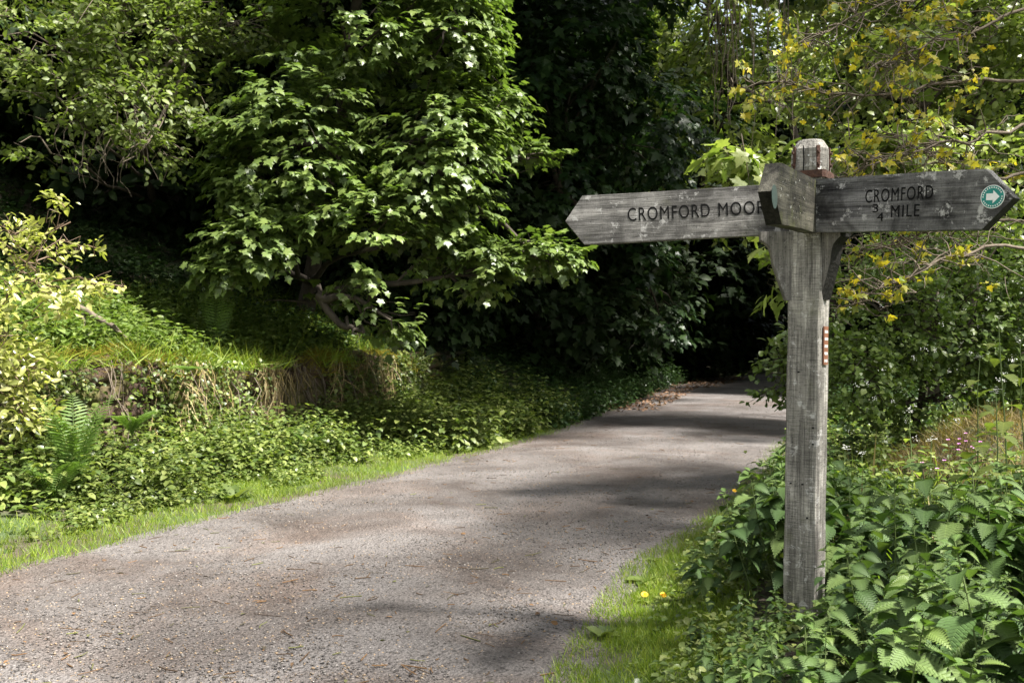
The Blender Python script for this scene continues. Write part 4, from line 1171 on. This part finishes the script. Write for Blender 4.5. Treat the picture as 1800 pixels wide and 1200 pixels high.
tree('elder_bush', 'thin bush with loose leafy shoots reaching over the path from behind the post', 'bush', (3.0, 10.1, H(3.0, 10.1)), lumps, 150, 9, .24, ROUND, .085, 'hedge', .02, inner=.2, up=.6, outw=.3, droop=.15, jit=.35)
lumps = px_lumps([(1365, 445, 8.2, 28, 22, .2), (1372, 500, 8.2, 20, 32, .2), (1290, 285, 8.6, 60, 26, .3), (1400, 300, 8.8, 40, 40, .3), (1540, 270, 9, 80, 36, .3), (1600, 90, 9, 60, 40, .3)])
tree('young_maple', 'slender young maple with pale broad leaves showing round the signpost head', 'tree', (2.75, 8.9, H(2.75, 8.9)), lumps, 95, 7, .3, MAPLE, .15, 'pale', .022, inner=.2, up=.7, outw=.4, droop=.4, jit=.25, bark='twig')

# yellow leaved tree whose limbs sweep in from the right
YB = np.array([5.35, 7.4, float(H(5.35, 7.4))])
yr = empty('field_maple', YB, 'field maple reaching in with bare limbs and yellow young leaves above the signpost', 'tree')
tb = MB(); lv = MB(); tb2 = MB()
tb.tube(wob(YB - [0, 0, .2], YB + [.1, .2, 6.0], 10, .06), np.linspace(.16, .05, 10), 10)
limbs = [
    [(2000, 60, 7.4), (1800, 132, 7.3), (1690, 140, 7.2), (1600, 165, 7.1), (1510, 172, 7.0), (1420, 157, 6.9), (1330, 143, 6.8)],
    [(2000, 150, 7.3), (1800, 212, 7.0), (1720, 245, 6.8), (1600, 262, 6.7), (1500, 300, 6.6), (1430, 318, 6.6)],
    [(2050, 380, 7.3), (1800, 428, 6.9), (1700, 440, 6.8), (1620, 478, 6.7), (1555, 500, 6.7), (1480, 545, 6.7)],
    [(1980, -120, 7.3), (1800, 10, 7.2), (1700, 60, 7.1), (1600, 85, 7.0), (1540, 130, 6.9)],
    [(2000, 250, 7.3), (1800, 300, 7.1), (1720, 330, 7.0), (1650, 280, 6.9), (1560, 240, 6.9)],
    [(1980, -240, 7.3), (1800, -60, 7.2), (1640, -10, 7.2), (1500, 20, 7.1), (1420, 80, 7.0)],
    [(2020, 470, 7.3), (1800, 380, 7.2), (1680, 400, 7.1), (1590, 420, 7.1), (1500, 440, 7.0)],
]
cp = []
for lb in limbs:
    p0 = np.array([at(*c) for c in lb]); p0[0] = [YB[0], YB[1], max(1.0, p0[0][2] - .4)]
    t = np.linspace(0, 1, 26); tt = np.linspace(0, 1, len(p0))
    p = np.stack([np.interp(t, tt, p0[:, j]) for j in range(3)], -1)
    for _ in range(4): p[1:-1] = (p[:-2] + 2 * p[1:-1] + p[2:]) / 4
    p += np.stack([noise2(t * 14, t * 0 + k, int(lb[0][1]) % 97) - .5 for k in range(3)], -1) * .06
    tb.tube(p, np.linspace(.015, .003, 26), 7)
    for k in range(7, 26):
        for rep in range(3 if k > 9 else 1):
            d = unit(rng.normal(size=3) * [1, .7, .6] + [-.6, -.1, .0]); L = random.uniform(.15, .55) * (1.1 - .02 * k)
            e = p[k] + d * L
            w = wob(p[k], e, 6, .03); tb.tube(w, np.linspace(.006, .0018, 6), 4)
            for f in (1.0, .7, .45):
                if random.random() < (.34 if f == 1 else .10): cp.append(p[k] + (e - p[k]) * f)
            if random.random() < .6:
                e2 = w[3] + unit(rng.normal(size=3) + [-.4, 0, -.2]) * random.uniform(.15, .4)
                tb.tube(wob(w[3], e2, 5, .02), np.linspace(.003, .0012, 5), 4)
                if random.random() < .22: cp.append(e2)
cp = np.array(cp)
sprays(lv, cp, unit(rng.normal(size=cp.shape) + [-.4, -.2, -.2]), 6, .10, MAPLE_FAR, .050, .6, .3, .5, jit=.5)
# its unseen crown overhead, clumps placed to shade the signpost and dapple the path
shade_crown = [(np.array([5.0, 6.6, 6.4]), np.array([2.0, 2.2, 1.2])), (np.array([5.2, 2.9, 8.8]), np.array([1.9, 1.9, 1.0]), .8), (np.array([5.8, 8.6, 6.2]), np.array([2.0, 1.8, 1.2])), (np.array([5.6, 4.2, 6.0]), np.array([1.5, 1.5, 1.0]))]
p, o_, k_ = lump_points(shade_crown, 900, .2)
kk = noise2(p[:, 0] * .9, p[:, 1] * .9, 33) > .42
p, o_ = p[kk], o_[kk]
cb = MB(); sprays(cb, p, o_, 9, .4, MAPLE_FAR, .13, .8, .3, .3, jit=.4)
local(tb, YB).build('limbs', M['twig'], yr); local(lv, YB).build('leaves', M['yellow'], yr); local(cb, YB).build('crown', M['pale'], yr)

# ================================================================== middle distance trees
lumps = px_lumps([(1010, 120, 18.5, 130, 150, 1.8), (1130, 220, 20, 130, 110, 1.8), (980, 330, 19, 100, 90, 1.2), (1060, -80, 19, 180, 130, 2), (1120, 430, 22, 70, 70, 1.2), (930, 100, 18, 70, 160, 1.2), (1160, 560, 24, 50, 40, .9)])
lumps += [(np.array([2.4, 16.2, 8.9]), np.array([1.9, 1.9, .9])), (np.array([3.6, 14.6, 9.4]), np.array([1.5, 1.5, .9])), (np.array([4.6, 17.2, 8.9]), np.array([1.5, 1.5, .9])), (np.array([5.6, 15.5, 8.8]), np.array([1.7, 1.9, 1.0])), (np.array([6.3, 19, 9.6]), np.array([2.0, 2.2, 1.1])), (np.array([3.2, 18, 10.5]), np.array([2.4, 2.6, 1.2])), (np.array([7.2, 23, 10.6]), np.array([2.0, 2.2, 1.1])), (np.array([1.0, 15.5, 9.6]), np.array([2.2, 2.2, 1.2])), (np.array([4.2, 13.2, 8.2]), np.array([1.3, 1.2, .8]))]  # unseen boughs added over the path to keep sun off its left side
tree('sycamore_tree', 'shaded glossy sycamore leaning over the path beyond the overhanging one', 'tree', (-2.4, 22.0, H(-2.4, 22.0)), lumps, 3000, 11, .6, MAPLE_FAR, .18, 'maple_shade_tone', .13, inner=.6, up=.85, outw=.45, droop=.4, jit=.22, gap=.40, trunk_top=.97, lean_top=(-1.2, 21.5, 9))
lumps = px_lumps([(1290, 150, 24, 110, 150, 2.2), (1230, 330, 27, 90, 80, 2), (1330, 330, 23, 90, 80, 1.6), (1260, 20, 24, 120, 120, 2.2), (1200, 110, 26, 90, 120, 2), (1320, -110, 24, 160, 110, 2.4)])
lumps += [(np.array([8.6, 28, 11.5]), np.array([2.6, 2.6, 1.3])), (np.array([11.5, 32, 12]), np.array([2.8, 3, 1.4])), (np.array([12.5, 36, 12]), np.array([3, 3, 1.5])), (np.array([13, 41, 12]), np.array([3, 3, 1.5]))]  # high clumps added to shade the far end of the path
tree('ash_tree', 'tall green tree closing the view above the bend of the path', 'tree', (9.2, 27, H(9.2, 27)), lumps, 1500, 10, .75, OVAL, .24, 'pale', .24, inner=.55, up=.7, outw=.4, droop=.3, jit=.4, gap=.34)
lumps = px_lumps([(1490, 120, 16, 110, 120, 1.2, .6), (1640, 100, 16, 150, 130, 1.6), (1780, 150, 15, 110, 160, 1.4), (1490, 280, 16, 90, 90, 1.0, .6), (1600, 300, 14, 120, 100, 1.2), (1730, 330, 14, 120, 110, 1.2), (1560, -80, 16, 240, 110, 2), (1820, 0, 15, 130, 160, 1.6)])
tree('hazel_tree', 'light green hazel thicket behind the yellow leaved limbs', 'tree', (6.6, 15.6, H(6.6, 15.6)), lumps, 2000, 10, .42, ROUND, .12, 'pale', .12, inner=.35, up=.6, outw=.4, droop=.2, jit=.5, gap=.40)
# bare trunks that show at the top edge and hanging strands
for (px, Y, w, top, lab) in ((1695, 15.2, .17, 9, 'stout dark trunk showing at the top edge between the yellow leaves'), (1625, 17.5, .11, 10, 'thinner dark trunk beside the stout one'), (1792, 14.2, .15, 9, 'dark trunk at the picture edge above the pointed arm')):
    x = at(px, 0, Y)[0]; b = np.array([x, Y, float(H(x, Y))])
    r_ = empty('bare_trunk_tree', b, lab, 'tree'); tb = MB(); cb = MB()
    pts = wob(b - [0, 0, .2], b + [.5, .3, top], 12, .06); tb.tube(pts, np.linspace(w, w * .5, 12), 10)
    for k in range(10):
        j = random.randint(6, 11); e = pts[j] + unit(rng.normal(size=3) + [0, 0, .3]) * random.uniform(1, 2.2)
        tb.tube(wob(pts[j], e, 6, .06), np.linspace(w * .3, .01, 6), 5)
    P = pts[-1] + rng.normal(size=(90, 3)) * [1.6, 1.6, 1.3]
    sprays(cb, P, unit(P - pts[-1]), 9, .5, ROUND, .14, jit=.4)
    local(tb, b).build('trunk', M['bark'], r_); local(cb, b).build('crown', M['pale'], r_)
vb = MB(); V0 = at(1300, 0, 14.5)
for k in range(34):
    a = at(random.uniform(1235, 1385), random.uniform(-160, 30), 14.5 + random.uniform(-.5, .5)); L = random.uniform(.9, 2.4)
    vb.tube(wob(a, a + [random.uniform(-.2, .2), random.uniform(-.2, .2), -L], 9, .035), np.linspace(.009, .004, 9), 4)
tag(local(vb, V0).build('hanging_creeper', M['twig']), 'bundle of thin bare creeper strands hanging above the path', 'creeper').location = V0

# ================================================================== the wood behind
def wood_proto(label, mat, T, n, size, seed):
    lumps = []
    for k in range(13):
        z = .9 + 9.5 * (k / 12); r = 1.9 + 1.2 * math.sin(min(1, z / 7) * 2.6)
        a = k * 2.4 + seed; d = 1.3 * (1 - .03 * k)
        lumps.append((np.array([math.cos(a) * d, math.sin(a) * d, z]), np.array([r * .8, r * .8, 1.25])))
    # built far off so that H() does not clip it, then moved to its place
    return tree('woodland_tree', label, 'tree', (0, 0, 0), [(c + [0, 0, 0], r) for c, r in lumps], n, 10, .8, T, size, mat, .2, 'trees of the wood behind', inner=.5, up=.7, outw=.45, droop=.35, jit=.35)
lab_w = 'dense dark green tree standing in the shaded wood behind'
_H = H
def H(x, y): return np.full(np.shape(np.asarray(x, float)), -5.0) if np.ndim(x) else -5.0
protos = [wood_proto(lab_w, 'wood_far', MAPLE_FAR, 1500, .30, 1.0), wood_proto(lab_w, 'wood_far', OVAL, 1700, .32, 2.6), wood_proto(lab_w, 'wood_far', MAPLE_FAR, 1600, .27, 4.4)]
H = _H
spots = [(-9.5, 17.5, .9), (-6.3, 18.8, .95), (-3.2, 20.0, 1.0), (-12.5, 15.5, .9), (-8, 23, 1.1), (-4, 25.5, 1.1), (-13, 21, 1.1), (-.6, 26.5, 1.15), (1.6, 31.5, 1.2), (-3, 33, 1.2),
         (4.6, 39.5, 1.2), (8.2, 44.5, 1.2), (12, 50.5, 1.25), (3, 46, 1.3), (16, 57, 1.3), (-9, 30, 1.2), (21.5, 45, 1.3),
         (12.5, 26.5, 1.1), (14.5, 34, 1.2), (16.5, 39, 1.2), (18, 29, 1.1), (15.2, 33, 1.15), (13.8, 29.5, 1.0), (23, 36, 1.2), (5.9, 36.5, 1.1), (2.0, 27.5, .95), (-1.6, 18.3, .72), (.5, 22.2, .8), (-3.6, 17.4, .6), (10.8, 46, 1.2), (-17, 18, 1.0), (-11.5, 12.2, .85)]  # some of these trees added to block sun from the hollow and path end
for k, (x, y, s) in enumerate(spots):
    pr = protos[k % 3]
    z = float(H(x, y)) - .25
    if k < 3:
        pr.location = (x, y, z); pr.rotation_euler = (0, 0, k * 1.7); pr.scale = (s, s, s)
    else: dup(pr, (x, y, z), k * 1.7, s)
